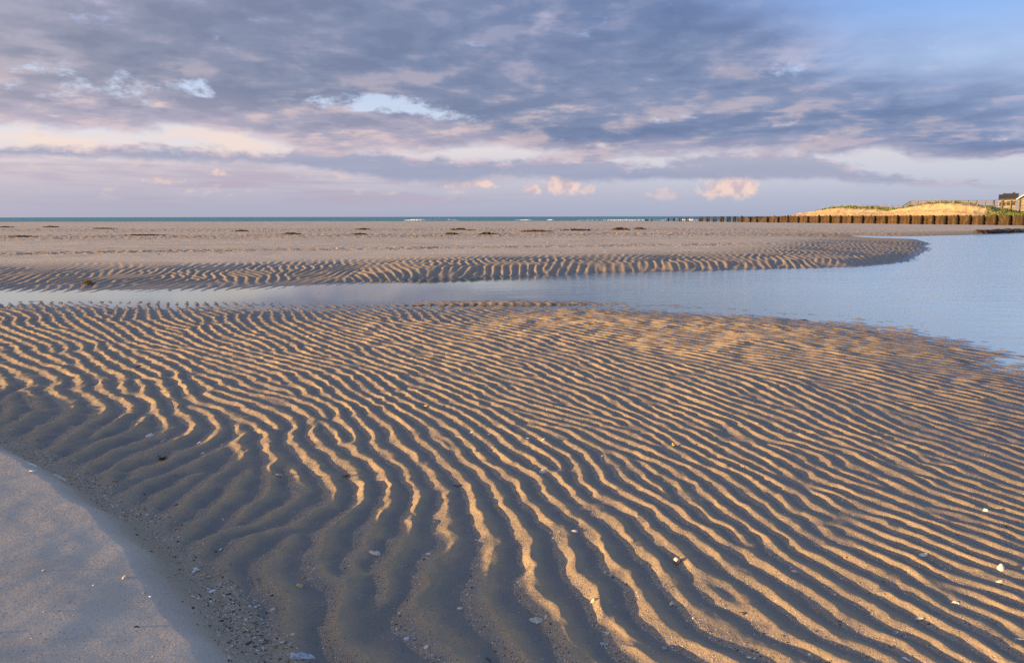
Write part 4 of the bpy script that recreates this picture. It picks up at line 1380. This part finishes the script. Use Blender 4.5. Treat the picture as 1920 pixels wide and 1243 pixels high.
def whelk(L, W, r):
    """a coiled snail shell: a tube that widens down its spiral, with a flared mouth"""
    V = []; Fc = []; n = 10; N = 44
    for i in range(N + 1):
        t = i / N; a = t * 2 * PI * 3.4
        rad = W * .30 * t ** 1.25; tube = W * (.05 + .27 * t ** 1.2)
        cx = L * (.46 - .74 * t ** .9); cy = rad * math.cos(a); cz = rad * math.sin(a) + W * .42
        for j in range(n):
            b = 2 * PI * j / n
            V.append((cx + tube * math.sin(b) * (1.25 if t > .85 else 1), cy + tube * math.cos(b) * math.cos(a), cz + tube * math.cos(b) * math.sin(a)))
    for i in range(N):
        for j in range(n):
            Fc.append((i * n + j, i * n + (j + 1) % n, (i + 1) * n + (j + 1) % n, (i + 1) * n + j))
    Fc.append(tuple(range(n))[::-1])
    return V, Fc


def place_shell(name, kind, mat, u, v, wpx, asp, ang, label, rise=.45, flip=False, hole=False, cat='shell', sink=.15, tilt=0.0):
    x, y, z = on_sand(u, v)
    L = wpx * math.hypot(x, y, CAMZ) / FPX; W = L * asp; Hh = L * asp * rise
    r = np.random.default_rng(int(u * 13 + v * 7))
    if kind == 'whelk': V, Fc = whelk(L, W, r)
    elif kind == 'pebble':
        bm = bmesh.new(); bmesh.ops.create_icosphere(bm, subdivisions=2, radius=1); o = r.uniform(0, 40)
        V = []
        for q in bm.verts:
            p = q.co; nn = 1 + .28 * float(gnoise(np.array([p.x * 1.2 + o]), np.array([p.y * 1.3 + p.z]), 4)[0])
            V.append((p.x * L / 2 * nn, p.y * W / 2 * nn, p.z * Hh * nn + Hh * .55))
        Fc = [tuple(q.index for q in f.verts) for f in bm.faces]; bm.free()
    elif kind == 'tuft':
        V = []; Fc = []
        for k in range(46):
            p = Vector((r.normal(0, .22) * L, r.normal(0, .22) * W, r.random() * Hh)); d = Vector((r.normal(), r.normal(), r.normal(0, .4))).normalized() * L * r.uniform(.12, .3)
            s = d.orthogonal().normalized() * L * .035; s2 = d.cross(s).normalized() * L * .035; b = len(V)
            V += [tuple(p - d + s), tuple(p - d - s), tuple(p - d + s2), tuple(p + d + s * .5), tuple(p + d - s * .5), tuple(p + d + s2 * .5)]
            Fc += [(b, b + 1, b + 4, b + 3), (b + 1, b + 2, b + 5, b + 4), (b + 2, b, b + 3, b + 5)]
    else: V, Fc = dome(L, W, Hh, r, kind, flip, hole)
    me = bpy.data.meshes.new(name); me.from_pydata(V, [], Fc); me.update()
    me.polygons.foreach_set('use_smooth', np.ones(len(me.polygons), bool))
    o = link(name, me, mat if not isinstance(mat, str) else SM[mat])
    N = gnormal(x, y)
    Q = Vector((0, 0, 1)).rotation_difference(N).to_matrix() @ Matrix.Rotation(math.radians(ang), 3, 'Z') @ Matrix.Rotation(math.radians(tilt), 3, 'X')
    o.matrix_world = Matrix.Translation(Vector((x, y, z)) - N * Hh * sink) @ Q.to_4x4()
    tag(o, label, cat)
    return o


S = place_shell
S('oyster_shell', 'oyster', 'green', 1005, 1164, 27, .72, -8, 'big pale green oyster shell in the pebbly drift, the largest near the bottom centre', .35)
S('broken_shell', 'clam', 'cream', 702, 1037, 25, .55, -18, 'tan pitted shell with a round dark hole, lying alone in a grey trough', .5, hole=True)
S('oyster_shell', 'oyster', 'blue', 565, 1230, 40, .42, 6, 'long bluish white oyster shell among the shell grit at the bottom edge', .4)
S('broken_shell', 'frag', 'white', 1020, 885, 22, .45, -15, 'white and tan broken shell at the joint of two ripple crests', .35, tilt=20)
S('mussel_shell', 'mussel', 'dark', 857, 911, 22, .42, -10, 'blue black mussel shell alone in a smooth trough', .4)
S('clam_shell', 'clam', 'pink', 1077, 996, 14, .62, -12, 'small pinkish oval clam shell in a smooth grey trough', .45)
S('snail_shell', 'whelk', 'cream', 1272, 1053, 15, .75, 40, 'beige knobbly snail shell on the pebbly side of a ripple')
S('clam_shell', 'clam', 'white', 1731, 1039, 15, .6, -22, 'clean white oval clam shell on the dark side of a sunlit ripple', .5)
S('clam_shell', 'clam', 'white', 1877, 1067, 13, .9, 60, 'round bright white cockle shell near the edge of the ripple field', .6)
S('clam_shell', 'clam', 'pink', 1874, 1090, 12, .6, -10, 'flat rosy shell just below the round white cockle', .3)
S('clam_shell', 'frag', 'white', 1794, 1130, 14, .4, -30, 'thin white shell sliver stuck on a ripple lower down from the rosy shell', .4)
S('clam_shell', 'clam', 'blue', 1724, 1162, 13, .45, -8, 'upturned bluish white shell half under a sunlit crest', .5, flip=True)
S('clam_shell', 'clam', 'cream', 1488, 1071, 12, .62, -32, 'cream clam shell at the foot of a ripple left of two rusty fragments', .4)
S('shell_fragment', 'frag', 'orange', 1533, 1146, 10, .6, -40, 'rust red shell chip in a blue grey trough', .3, cat='shell')
S('shell_fragment', 'frag', 'orange', 1586, 1047, 8, .7, 10, 'small orange shell chip on the dark flank of a ripple', .3)
S('razor_shell', 'mussel', 'cream', 1911, 1198, 18, .32, -14, 'slender tan shell at the lower corner of the ripple field', .35)
S('broken_shell', 'frag', 'white', 1847, 957, 9, .8, 30, 'black and white broken shell high in the sunlit ripples', .5)
S('clam_shell', 'frag', 'white', 1700, 1236, 17, .38, -35, 'white crescent of broken clam at the bottom edge of the sunlit ripples', .4)
S('clam_shell', 'clam', 'grey', 306, 829, 12, .85, 30, 'round greyish cockle shell with a shadowed hollow on a shaded ridge', .6)
S('clam_shell', 'clam', 'white', 280, 818, 15, .5, 5, 'arched white shell standing on the shaded ridge left of the round cockle', .8)
S('clam_shell', 'clam', 'white', 373, 831, 10, .62, -15, 'small clean white oval shell on the shaded ridge right of the round cockle', .5)
S('clam_shell', 'clam', 'grey', 416, 835, 9, .7, 0, 'dull beige shell at the end of the shaded ridge', .4)
S('clam_shell', 'clam', 'cream', 380, 850, 8, .75, 20, 'tiny cream shell in the trough below the clean white oval', .4)
S('seaweed_tuft', 'tuft', weed_m, 306, 861, 16, .6, 0, 'small dark seaweed tuft in the shaded trough under the round cockle', .6, cat='seaweed')
S('razor_shell', 'mussel', 'white', 60, 875, 20, .36, -8, 'white elongated shell in the grit line by the sand bank, nearest the view edge', .35)
S('oyster_shell', 'oyster', 'cream', 111, 896, 28, .40, -20, 'long cream white oyster shell in the grit line by the sand bank', .35)
S('clam_shell', 'clam', 'white', 61, 883, 12, .5, -12, 'small flat white shell tucked under the elongated one', .3)
S('shell_fragment', 'frag', 'yellow', 137, 893, 11, .7, 20, 'yellow shell chip beside the long cream oyster shell', .3)
S('mussel_shell', 'mussel', 'dark', 258, 688, 15, .5, -5, 'black shell with a pale rim between two sunlit crests far back', .5)
S('clam_shell', 'clam', 'cream', 234, 1083, 11, .7, 75, 'cream and orange shell lying alone on the smooth sand bank', .6)
S('shell_fragment', 'frag', 'dark', 257, 1175, 11, .5, -10, 'dark shell chip alone on the smooth sand bank', .3)
S('clam_shell', 'clam', 'white', 282, 1118, 7, .6, -20, 'tiny white shell on the crest of the sand bank', .4)
S('broken_shell', 'frag', 'white', 366, 1069, 18, .7, -50, 'jagged white shell piece at the foot of the sand bank', .5, tilt=15)
S('clam_shell', 'clam', 'yellow', 378, 1078, 13, .5, 10, 'yellowish shell touching the jagged white piece at the bank foot', .35)
S('clam_shell', 'clam', 'cream', 392, 1083, 9, .7, 20, 'ring shaped cream shell with hollow middle at the bank foot', .5, flip=True)
S('clam_shell', 'clam', 'white', 397, 1108, 14, .75, 15, 'flat chalky white shell in the grit, below the ring shaped one', .3)
S('mussel_shell', 'mussel', 'dark', 428, 1114, 12, .6, 0, 'blue black mussel chip in the grit beside the chalky white shell', .4)
S('clam_shell', 'clam', 'cream', 511, 1143, 12, .65, 5, 'striped cream cockle in the curved pebbly drift at the lower part', .5)
S('shell_fragment', 'frag', 'yellow', 563, 1099, 15, .6, -35, 'mustard yellow shell chip at the head of a pebbly drift', .4)
S('shell_fragment', 'frag', 'orange', 568, 1082, 10, .6, 0, 'orange shell chip just above the mustard yellow one', .4)
S('clam_shell', 'clam', 'cream', 548, 1189, 9, .8, 0, 'small square cream shell in the grit above the long bluish oyster', .4)
S('clam_shell', 'clam', 'white', 529, 1206, 8, .8, 40, 'white ring like shell left above the long bluish oyster', .5, flip=True)
S('shell_fragment', 'frag', 'orange', 258, 968, 10, .6, 15, 'red brown chip in the grit at the foot of the bank higher up', .4)
S('mussel_shell', 'mussel', 'dark', 330, 947, 9, .7, 0, 'round blue black mussel chip in a hollow of the lumpy shaded sand', .4)
S('snail_shell', 'whelk', 'yellow', 1264, 836, 9, .7, 10, 'golden snail shell on a crest in the middle distance')
S('clam_shell', 'clam', 'white', 989, 822, 8, .6, -20, 'white oval shell at the tip of a long crest, left of an orange cream one', .5)
S('clam_shell', 'clam', 'cream', 1019, 824, 9, .6, 20, 'orange cream shell on the rim of a closed ripple loop', .5)
S('clam_shell', 'clam', 'white', 884, 811, 10, .5, -10, 'flat white shell in a trough, left one of two alike', .4)
S('clam_shell', 'clam', 'cream', 916, 815, 9, .55, 5, 'pale oval shell in a trough, right one of two alike', .5)
S('seaweed_tuft', 'tuft', weed_m, 649, 893, 11, .8, 0, 'brown tangled seaweed bit beside a sunlit crest', .6, cat='seaweed')
S('clam_shell', 'clam', 'cream', 523, 893, 12, .6, 20, 'open pale shell with dark hollow under a short sunlit crest', .6, flip=True)
S('shell_fragment', 'frag', 'orange', 767, 749, 8, .5, 0, 'dark red chip in the sunlit ripples far back', .4)
S('pebble', 'pebble', 'yellow', 800, 763, 11, .7, 0, 'lumpy ochre pebble where several crests end', .4, cat='pebble')
S('pebble', 'pebble', 'dark', 677, 686, 8, .5, 0, 'black pebble far back in the sunlit ripples', .3, cat='pebble')
S('pebble', 'pebble', 'grey', 1246, 1216, 11, .75, 10, 'smooth blue grey pebble near the bottom edge', .35, cat='pebble')
S('clam_shell', 'frag', 'blue', 1132, 1207, 12, .8, 30, 'pale broken shell on the pebbly face low in the middle', .3)
S('clam_shell', 'frag', 'cream', 1113, 1126, 13, .6, 35, 'pair of leaning cream shell pieces at the foot of a crest bend', .6, tilt=25)
S('mussel_shell', 'mussel', 'dark', 1391, 1150, 12, .6, -50, 'black mussel with white edge in the trough below a forked crest', .5)
S('clam_shell', 'clam', 'cream', 1404, 1232, 10, .55, -20, 'beige oval shell at the bottom edge between two sunlit ripples', .4)
S('broken_shell', 'frag', 'cream', 1259, 1133, 13, .5, -15, 'winged pale shell scrap in the middle of a grey trough', .6)
S('clam_shell', 'clam', 'blue', 762, 1197, 11, .8, 0, 'blue grey cockle in the pebbly drift low down, left of a white one', .5)
S('clam_shell', 'clam', 'white', 799, 1213, 11, .8, 40, 'bright white shell in the pebbly drift low down, right of the blue grey cockle', .4)
S('mussel_shell', 'mussel', 'dark', 915, 1236, 14, .5, -40, 'dark mussel shell cut by the bottom edge', .4)
S('clam_shell', 'clam', 'cream', 862, 1140, 12, .6, 0, 'pale shell at the pointed start of a pebbly drift', .4)
S('broken_shell', 'frag', 'white', 805, 1039, 11, .4, -25, 'thin white shell curl on the rim of a shaded trough', .5)
S('pebble', 'pebble', 'orange', 980, 1117, 7, .8, 0, 'apricot pebble above the big pale green oyster', .4, cat='pebble')
S('clam_shell', 'clam', 'cream', 1024, 1157, 8, .8, 60, 'upright cream shell touching the big pale green oyster', .7)
S('pebble', 'pebble', 'brown', 599, 551.5, 5, .7, 0, 'rusty pebble in the shallow stream, left of two dark ones', .4, cat='pebble')
S('pebble', 'pebble', 'dark', 613, 552, 4.5, .7, 0, 'dark pebble close right of the rusty one in the shallow stream', .4, cat='pebble')
S('pebble', 'pebble', 'dark', 656, 549.5, 4.5, .7, 0, 'dark pebble farther out alone in the shallow stream', .4, cat='pebble')

# tiny grit nobody could count
m, nt = material('shell_grit'); t = nt.attr('tone')
finish(nt, nt.ramp(t, [(0, (.02, .02, .025)), (.16, (.05, .055, .07)), (.2, (.12, .07, .04)), (.34, (.20, .12, .065)), (.38, (.34, .20, .09)), (.55, (.42, .33, .23)), (.75, (.55, .49, .41)), (1, (.72, .70, .66))]), .6, .3)
grit_m = m


def grit(name, x, y, size, mat, zoff=.35):
    n = len(x); k = 6
    z = gz(x, y)
    V = np.zeros((n, k + 1, 3)); a0 = rng.uniform(0, 2 * PI, n); asp = rng.uniform(.35, .95, n)
    tl = rng.normal(0, .35, n); tb = rng.normal(0, .35, n)
    for j in range(k):
        a = 2 * PI * j / k; rr = size * rng.uniform(.6, 1.15, n)
        lx = rr * math.cos(a); ly = rr * math.sin(a) * asp
        V[:, j, 0] = x + lx * np.cos(a0) - ly * np.sin(a0); V[:, j, 1] = y + lx * np.sin(a0) + ly * np.cos(a0)
        V[:, j, 2] = z - size * .12 + lx * tl + ly * tb
    V[:, k, 0] = x; V[:, k, 1] = y; V[:, k, 2] = z + size * zoff * rng.uniform(.6, 1.3, n)
    b = np.arange(n)[:, None] * (k + 1)
    tri = np.concatenate([b + [[j, (j + 1) % k, k]] for j in range(k)], 1).reshape(-1, 3)
    me = np_mesh(name, V.reshape(-1, 3), tri, False)
    add_attr(me, 'tone', np.repeat(rng.uniform(0, 1, n), k + 1))
    return tag(link(name, me, mat), kind='stuff')


xs = []; ys = []; sz = []
# along the foot of the bank
n = 9000; t = rng.uniform(1.2, 11, n); i = t.astype(int); f = t - i
fx = FOOT[i, 0] * (1 - f) + FOOT[i + 1, 0] * f; fy = FOOT[i, 1] * (1 - f) + FOOT[i + 1, 1] * f
fx += rng.normal(.05, .07, n); fy += rng.normal(.05, .07, n)
k = rng.random(n) < (.25 + .75 * sstep(-.2, .25, gnoise(fx * 2.3, fy * 2.3, 5)))
xs.append(fx[k]); ys.append(fy[k]); sz.append(rng.lognormal(math.log(.0036), .6, k.sum()))
# pebbly lee faces, denser where the ripples are biggest
n = 140000
x = rng.uniform(-1.4, 3.6, n); y = 2.2 + 4.2 * rng.random(n) ** 1.3
pr = gz(x, y, glee_) ** 1.5 * (.16 + .84 * np.exp(-(((x - .2) / 1.1) ** 2 + ((y - 2.7) / .9) ** 2)))
k = rng.random(n) < pr * 1.5
xs.append(x[k]); ys.append(y[k]); sz.append(rng.lognormal(math.log(.0031), .5, k.sum()))
# sparse bits on the bank
n = 900; t = rng.uniform(1.2, 11, n); i = t.astype(int); f = t - i
fx = FOOT[i, 0] * (1 - f) + FOOT[i + 1, 0] * f - np.abs(rng.normal(0, .6, n)); fy = FOOT[i, 1] * (1 - f) + FOOT[i + 1, 1] * f - np.abs(rng.normal(0, .4, n))
xs.append(fx); ys.append(fy); sz.append(rng.lognormal(math.log(.0024), .4, n))
# thin scatter everywhere
n = 4200; x = rng.uniform(-5, 6, n); y = 2.1 + 9 * rng.random(n) ** 1.5
xs.append(x); ys.append(y); sz.append(rng.lognormal(math.log(.0026), .5, n))
x = np.concatenate(xs); y = np.concatenate(ys); s = np.clip(np.concatenate(sz), .001, .014)
k = gz(x, y) > .005
grit('shell_grit', x[k], y[k], s[k], grit_m)
# the tide lines of the far beach
n = 60000
y = 28 + 75 * rng.random(n) ** 1.1; x = y * rng.uniform(-.72, .45, n)
k = (rng.random(n) < shell_zone(x, y) ** 1.5 * .45 + .01) & (gz(x, y) > .12)
x, y = x[k], y[k]
m, nt = material('tide_line_shells'); t = nt.attr('tone')
finish(nt, nt.ramp(t, [(0, (.04, .028, .018)), (.25, (.12, .08, .05)), (.45, (.30, .22, .14)), (.7, (.48, .40, .31)), (1, (.66, .60, .54))]), .8, .2)
grit('tide_line_shells', x, y, rng.lognormal(math.log(.03), .4, len(x)), m, .7)

# ------------------------------------------------------------------ sky and sun
def azel(u, v):
    d = ray(np.array([float(u)]), np.array([float(v)]))[0]
    return math.degrees(math.atan2(d[0], d[1])), math.degrees(math.asin(d[2] / np.linalg.norm(d)))


W = bpy.data.worlds.new('World'); C.world = W; W.use_nodes = True
W.node_tree.nodes.clear()
nt = NT(W.node_tree)
tc = nt.node('ShaderNodeTexCoord'); sp = nt.node('ShaderNodeSeparateXYZ', {0: tc.outputs['Generated']})
dx, dy, dz = (E(nt, sp.outputs[i]) for i in range(3))
az = nt.m('ARCTAN2', dx, dy) * (180 / PI)
el = nt.m('ARCSINE', dz) * (180 / PI)
elp = nt.m('MAXIMUM', el, 0.0)
zz = nt.m('MAXIMUM', dz, 0.0) + .075
P = nt.xyz(dx / zz, dy / zz, 0.0)                     # the cloud deck seen in perspective
Q = nt.xyz(az * .17, el * .36, 3.7)                   # upright billows

nA = nt.noise(P, .85, 8, .52, .2)
nA2 = nt.noise(P.vadd((-.20, -.06, .0)), .85, 8, .52, .2)
nB = nt.noise(Q, 1.0, 7, .58, .2)
nB2 = nt.noise(Q.vadd((-.10, .22, 0)), 1.0, 7, .58, .2)
nC = nt.noise(P.vmul((.55, 1, 1)).vadd((4, 7, 2)), .45, 5, .55, .3)
nD = nt.noise(P, 2.3, 6, .55, .15); nD2 = nt.noise(P.vadd((-.10, -.03, .0)), 2.3, 6, .55, .15)
relief = ((nD - nD2) * 1.7 + (nA - nA2) * 3.6 + (nB - nB2) * 2.2 + .5).clamp()
wisp = nA * .6 + nB * .4


def edge(pts):
    q = [azel(u, v) for u, v in pts]
    return nt.curve(az, [(-60, q[0][1])] + q + [(60, q[-1][1])])


def C3(r, g, b): return sRGB(r, g, b)


# clear sky
east = nt.step(az, -34.0, 30.0)
clear_l = nt.ramp(elp / 40.0, [(0, C3(174, 175, 195)), (.03, C3(184, 180, 198)), (.07, C3(206, 196, 206)), (.115, C3(232, 223, 224)), (.17, C3(212, 223, 241)), (.24, C3(194, 211, 242)), (.4, C3(140, 174, 236)), (.7, C3(146, 172, 218)), (1, C3(136, 164, 214))])
clear_r = nt.ramp(elp / 40.0, [(0, C3(166, 175, 199)), (.03, C3(181, 186, 206)), (.07, C3(202, 206, 220)), (.115, C3(220, 216, 222)), (.17, C3(196, 212, 238)), (.24, C3(180, 206, 243)), (.32, C3(144, 184, 242)), (.4, C3(124, 168, 240)), (.7, C3(144, 176, 226)), (1, C3(136, 166, 216))])
col = nt.mix(east, clear_l, clear_r)
# faint haze clouds near the horizon
hz = nt.noise(nt.xyz(az * .05, el * .55, 1.3), 1.6, 6, .6, .4)
hz_a = nt.step(hz, .40, .62) * nt.step(el, .2, 1.4) * nt.step(el, 4.6, 2.8) * nt.step(az, 12.0, -14.0)
col = nt.mix(hz_a * .75, col, nt.mix(nt.step(hz, .5, .68), C3(178, 168, 188), C3(186, 172, 190)))
gl = nt.step(nt.noise(Q.vmul((1.6, 2.0, 1)).vadd((9, 2, 0)), 1.5, 6, .6), .56, .70) * nt.step(el, .9, 1.8) * nt.step(el, 4.2, 3.0)
col = nt.mix(gl * nt.step(az, 10.0, -10.0) * .55, col, C3(232, 208, 200))


def puffs(col, u, v, w, h, c1, seed, strength=.9):
    """a small bright cumulus far off over the sea"""
    a0, e0 = azel(u, v); wd = w / FPX * 57.3; hd = h / FPX * 57.3
    X = (az - a0) * (1 / wd); Y = (el - e0) * (1 / hd)
    n = nt.noise(nt.xyz(az * .9, el * .9, seed), 1.0, 6, .62, .3)
    d = nt.m('SQRT', X * X + Y * Y) + (n - .5) * 2.6
    a = nt.step(d, 1.05, .55) * nt.step(Y, -1.2, -.2)
    return nt.mix(a * strength, col, nt.mix(nt.step(n, .4, .6), c1, C3(206, 186, 196)))


for (u, v, w, h, sd, st) in ((1052, 346, 34, 26, 1.1, .85), (1370, 352, 52, 26, 2.3, .85), (880, 348, 50, 10, 3.1, .8), (995, 356, 18, 12, 4.4, .7), (1102, 357, 16, 12, 5.2, .6), (305, 338, 30, 9, 6.1, .6), (410, 324, 16, 7, 7.7, .6), (1250, 366, 40, 12, 8.2, .35)):
    col = puffs(col, u, v, w, h, C3(248, 216, 200), sd, st)
# broad pale glow bank under the main deck on the left
ge = azel(300, 262)
g_a = nt.step(nt.noise(Q.vmul((.8, 1.2, 1)).vadd((2, 5, 1)), 1.3, 6, .6, .3), .42, .60) * nt.step(el, 3.3, 4.2) * nt.step(el, 6.4, 5.2) * nt.step(az, 0.0, -14.0)
col = nt.mix(g_a * .8, col, C3(244, 222, 212))

# low flat cloud bar
t1 = edge([(0, 276), (350, 281), (480, 286), (640, 281), (715, 284), (780, 300), (960, 304), (1060, 296), (1175, 311), (1280, 296), (1485, 285), (1535, 300), (1610, 320), (1680, 334), (1860, 346), (1960, 352)])
b1 = edge([(0, 293), (300, 300), (560, 314), (700, 330), (820, 343), (960, 332), (1110, 341), (1360, 338), (1500, 336), (1660, 347), (1860, 349), (1960, 353)])
nb = nt.noise(nt.xyz(az * .45, el * .75, 8.0), 1.0, 7, .60, .2)
a1 = nt.step((el - t1) + (nb - .5) * 2.3, .34, -.30) * nt.step((el - b1) + (nb - .5) * 1.0 + (nC - .5) * .6, -.22, .30)
rim = nt.step((el - t1) + (nb - .5) * 2.3, -.62, .05)
c1 = nt.mix(rim * nt.step(relief, .35, .65) * .9, nt.mix(nt.step(nC, .3, .7), C3(146, 156, 186), C3(168, 172, 195)), C3(206, 184, 196))
col = nt.mix(a1 * .88, col, c1)

# the main deck
bt = edge([(0, 229), (150, 236), (280, 241), (430, 249), (500, 261), (620, 278), (760, 283), (920, 280), (1030, 285), (1160, 289), (1300, 289), (1430, 288), (1500, 277), (1600, 273), (1700, 292), (1760, 301), (1960, 304)])
up = edge([(0, -600), (1000, -420), (1250, -120), (1400, -10), (1500, 40), (1600, 84), (1750, 122), (1850, 142), (1960, 165)])
dE = (el - bt) + (nB - .5) * 2.6 + (nA - .5) * 1.6
a2 = nt.step(dE, -.35, .40)
uE = (el - up) + (nA - .5) * 9.0 + (nB - .5) * 3.5
a2 = a2 * nt.step(uE, 5.5, -3.5)
# where the deck breaks: a ragged bright belt between its two layers
mid = edge([(0, 150), (110, 160), (260, 168), (430, 178), (560, 196), (700, 198), (800, 206), (900, 228), (1000, 262), (1200, 280), (1960, 300)])
q = (el - mid)
belt = nt.m('EXPONENT', q * q * -1.1) * nt.curve(az, [(-60, .5)] + [(azel(u, 200)[0], w) for u, w in ((0, .3), (60, .35), (130, .5), (240, .4), (420, .55), (600, .6), (690, 1.0), (800, 1.25), (890, 1.2), (960, .4), (1080, .35), (1300, .1))] + [(60, .0)])
hole = nt.step(belt * .50 + (wisp - .5) * 3.4 + (nt.noise(Q, 2.6, 6, .62) - .5) * 2.3, .40, .86)
a2 = a2 * (1.0 - hole * .95)
dark = nt.mix(east, nt.mix(nt.step(nC, .32, .66), C3(131, 140, 164), C3(168, 165, 182)), nt.mix(nt.step(nC, .32, .66), C3(105, 127, 169), C3(135, 151, 184)))
lower = nt.step(q, .6, -1.2) * nt.step(az, 12.0, -2.0)
dark = nt.mix(lower * .75, dark, C3(176, 171, 191))
# bases go darker and bluer towards the top of the view
dark = nt.mix(nt.step(el, 7.0, 15.0) * .55, dark, nt.mix(east, C3(121, 133, 163), C3(103, 128, 176)))
lit = nt.mix(nt.step(el, 13.0, 5.0), C3(178, 177, 201), C3(232, 206, 202))
pinkspot = nt.step(nt.noise(Q.vmul((.9, .9, 1)).vadd((3.1, 1.7, 0)), 1.1, 5, .6), .55, .72)
dcol = nt.mix(nt.step(relief, .42, 1.05) * (.46 + pinkspot * .55 + lower * .25), dark, lit)
dcol = nt.mix(nt.step(relief, .45, .08) * .35, dcol, nt.mix(east, C3(110, 118, 146), C3(88, 107, 150)))
thin = nt.step(dE, 1.2, .1)
dcol = nt.mix(thin * .35, dcol, C3(196, 184, 202))
dcol = nt.mix(nt.m('MULTIPLY', nt.step(uE, -4.5, .5), .5), dcol, C3(150, 168, 214))
# the deck thins out overhead and behind
a2 = a2 * nt.step(el, 36.0, 22.0)
col = nt.mix(a2 * .97, col, dcol)
# scattered high cloud over the rest of the dome
hi = nt.step(nC, .46, .62) * nt.step(el, 22.0, 34.0)
col = nt.mix(hi * .45, col, C3(176, 178, 204))
# warm light round the rising sun
sd = Vector((math.sin(SUN_AZ) * math.cos(SUN_EL), math.cos(SUN_AZ) * math.cos(SUN_EL), math.sin(SUN_EL)))
cs = nt.m('MAXIMUM', dx * sd.x + dy * sd.y + dz * sd.z, 0.0)
glow = cs ** 4.0 * nt.step(el, 40.0, 6.0)
col = nt.mix(glow, col, (3.7, 2.65, 1.7))
# clear air from the sky model, blended in above the clouds
st = nt.node('ShaderNodeTexSky'); st.sky_type = 'NISHITA'; st.sun_disc = False
st.sun_elevation = SUN_EL; st.sun_rotation = SUN_AZ; st.air_density = 1.0; st.dust_density = 1.0; st.ozone_density = 1.0
col = nt.mix(nt.step(el, 30.0, 70.0) * .35, col, nt.mix(1.0, E(nt, st.outputs[0]), (.12, .12, .12), 'MULTIPLY'))
# below the horizon: sea
col = nt.mix(nt.step(el, -.05, -1.0), col, C3(96, 120, 140))
bg = nt.node('ShaderNodeBackground', {'Color': col, 'Strength': SKY_GAIN})
ow = nt.node('ShaderNodeOutputWorld'); nt.l.new(bg.outputs[0], ow.inputs[0])
W.cycles.sampling_method = 'MANUAL'; W.cycles.sample_map_resolution = 1024

ld = bpy.data.lights.new('sun', 'SUN'); ld.energy = 5.0; ld.color = (1.0, .59, .21); ld.angle = math.radians(.55)
lo = bpy.data.objects.new('sun', ld); COL.objects.link(lo)
lo.rotation_euler = (-sd).to_track_quat('-Z', 'Y').to_euler()

C.render.engine = 'CYCLES'
C.view_settings.view_transform = 'Standard'; C.view_settings.look = 'None'
C.view_settings.exposure = EXPO; C.view_settings.gamma = 1.0; C.view_settings.use_curve_mapping = False
C.cycles.max_bounces = 5; C.cycles.diffuse_bounces = 2; C.cycles.glossy_bounces = 3; C.cycles.transparent_max_bounces = 6
C.cycles.use_denoising = False
C.cycles.sample_clamp_indirect = 6.0
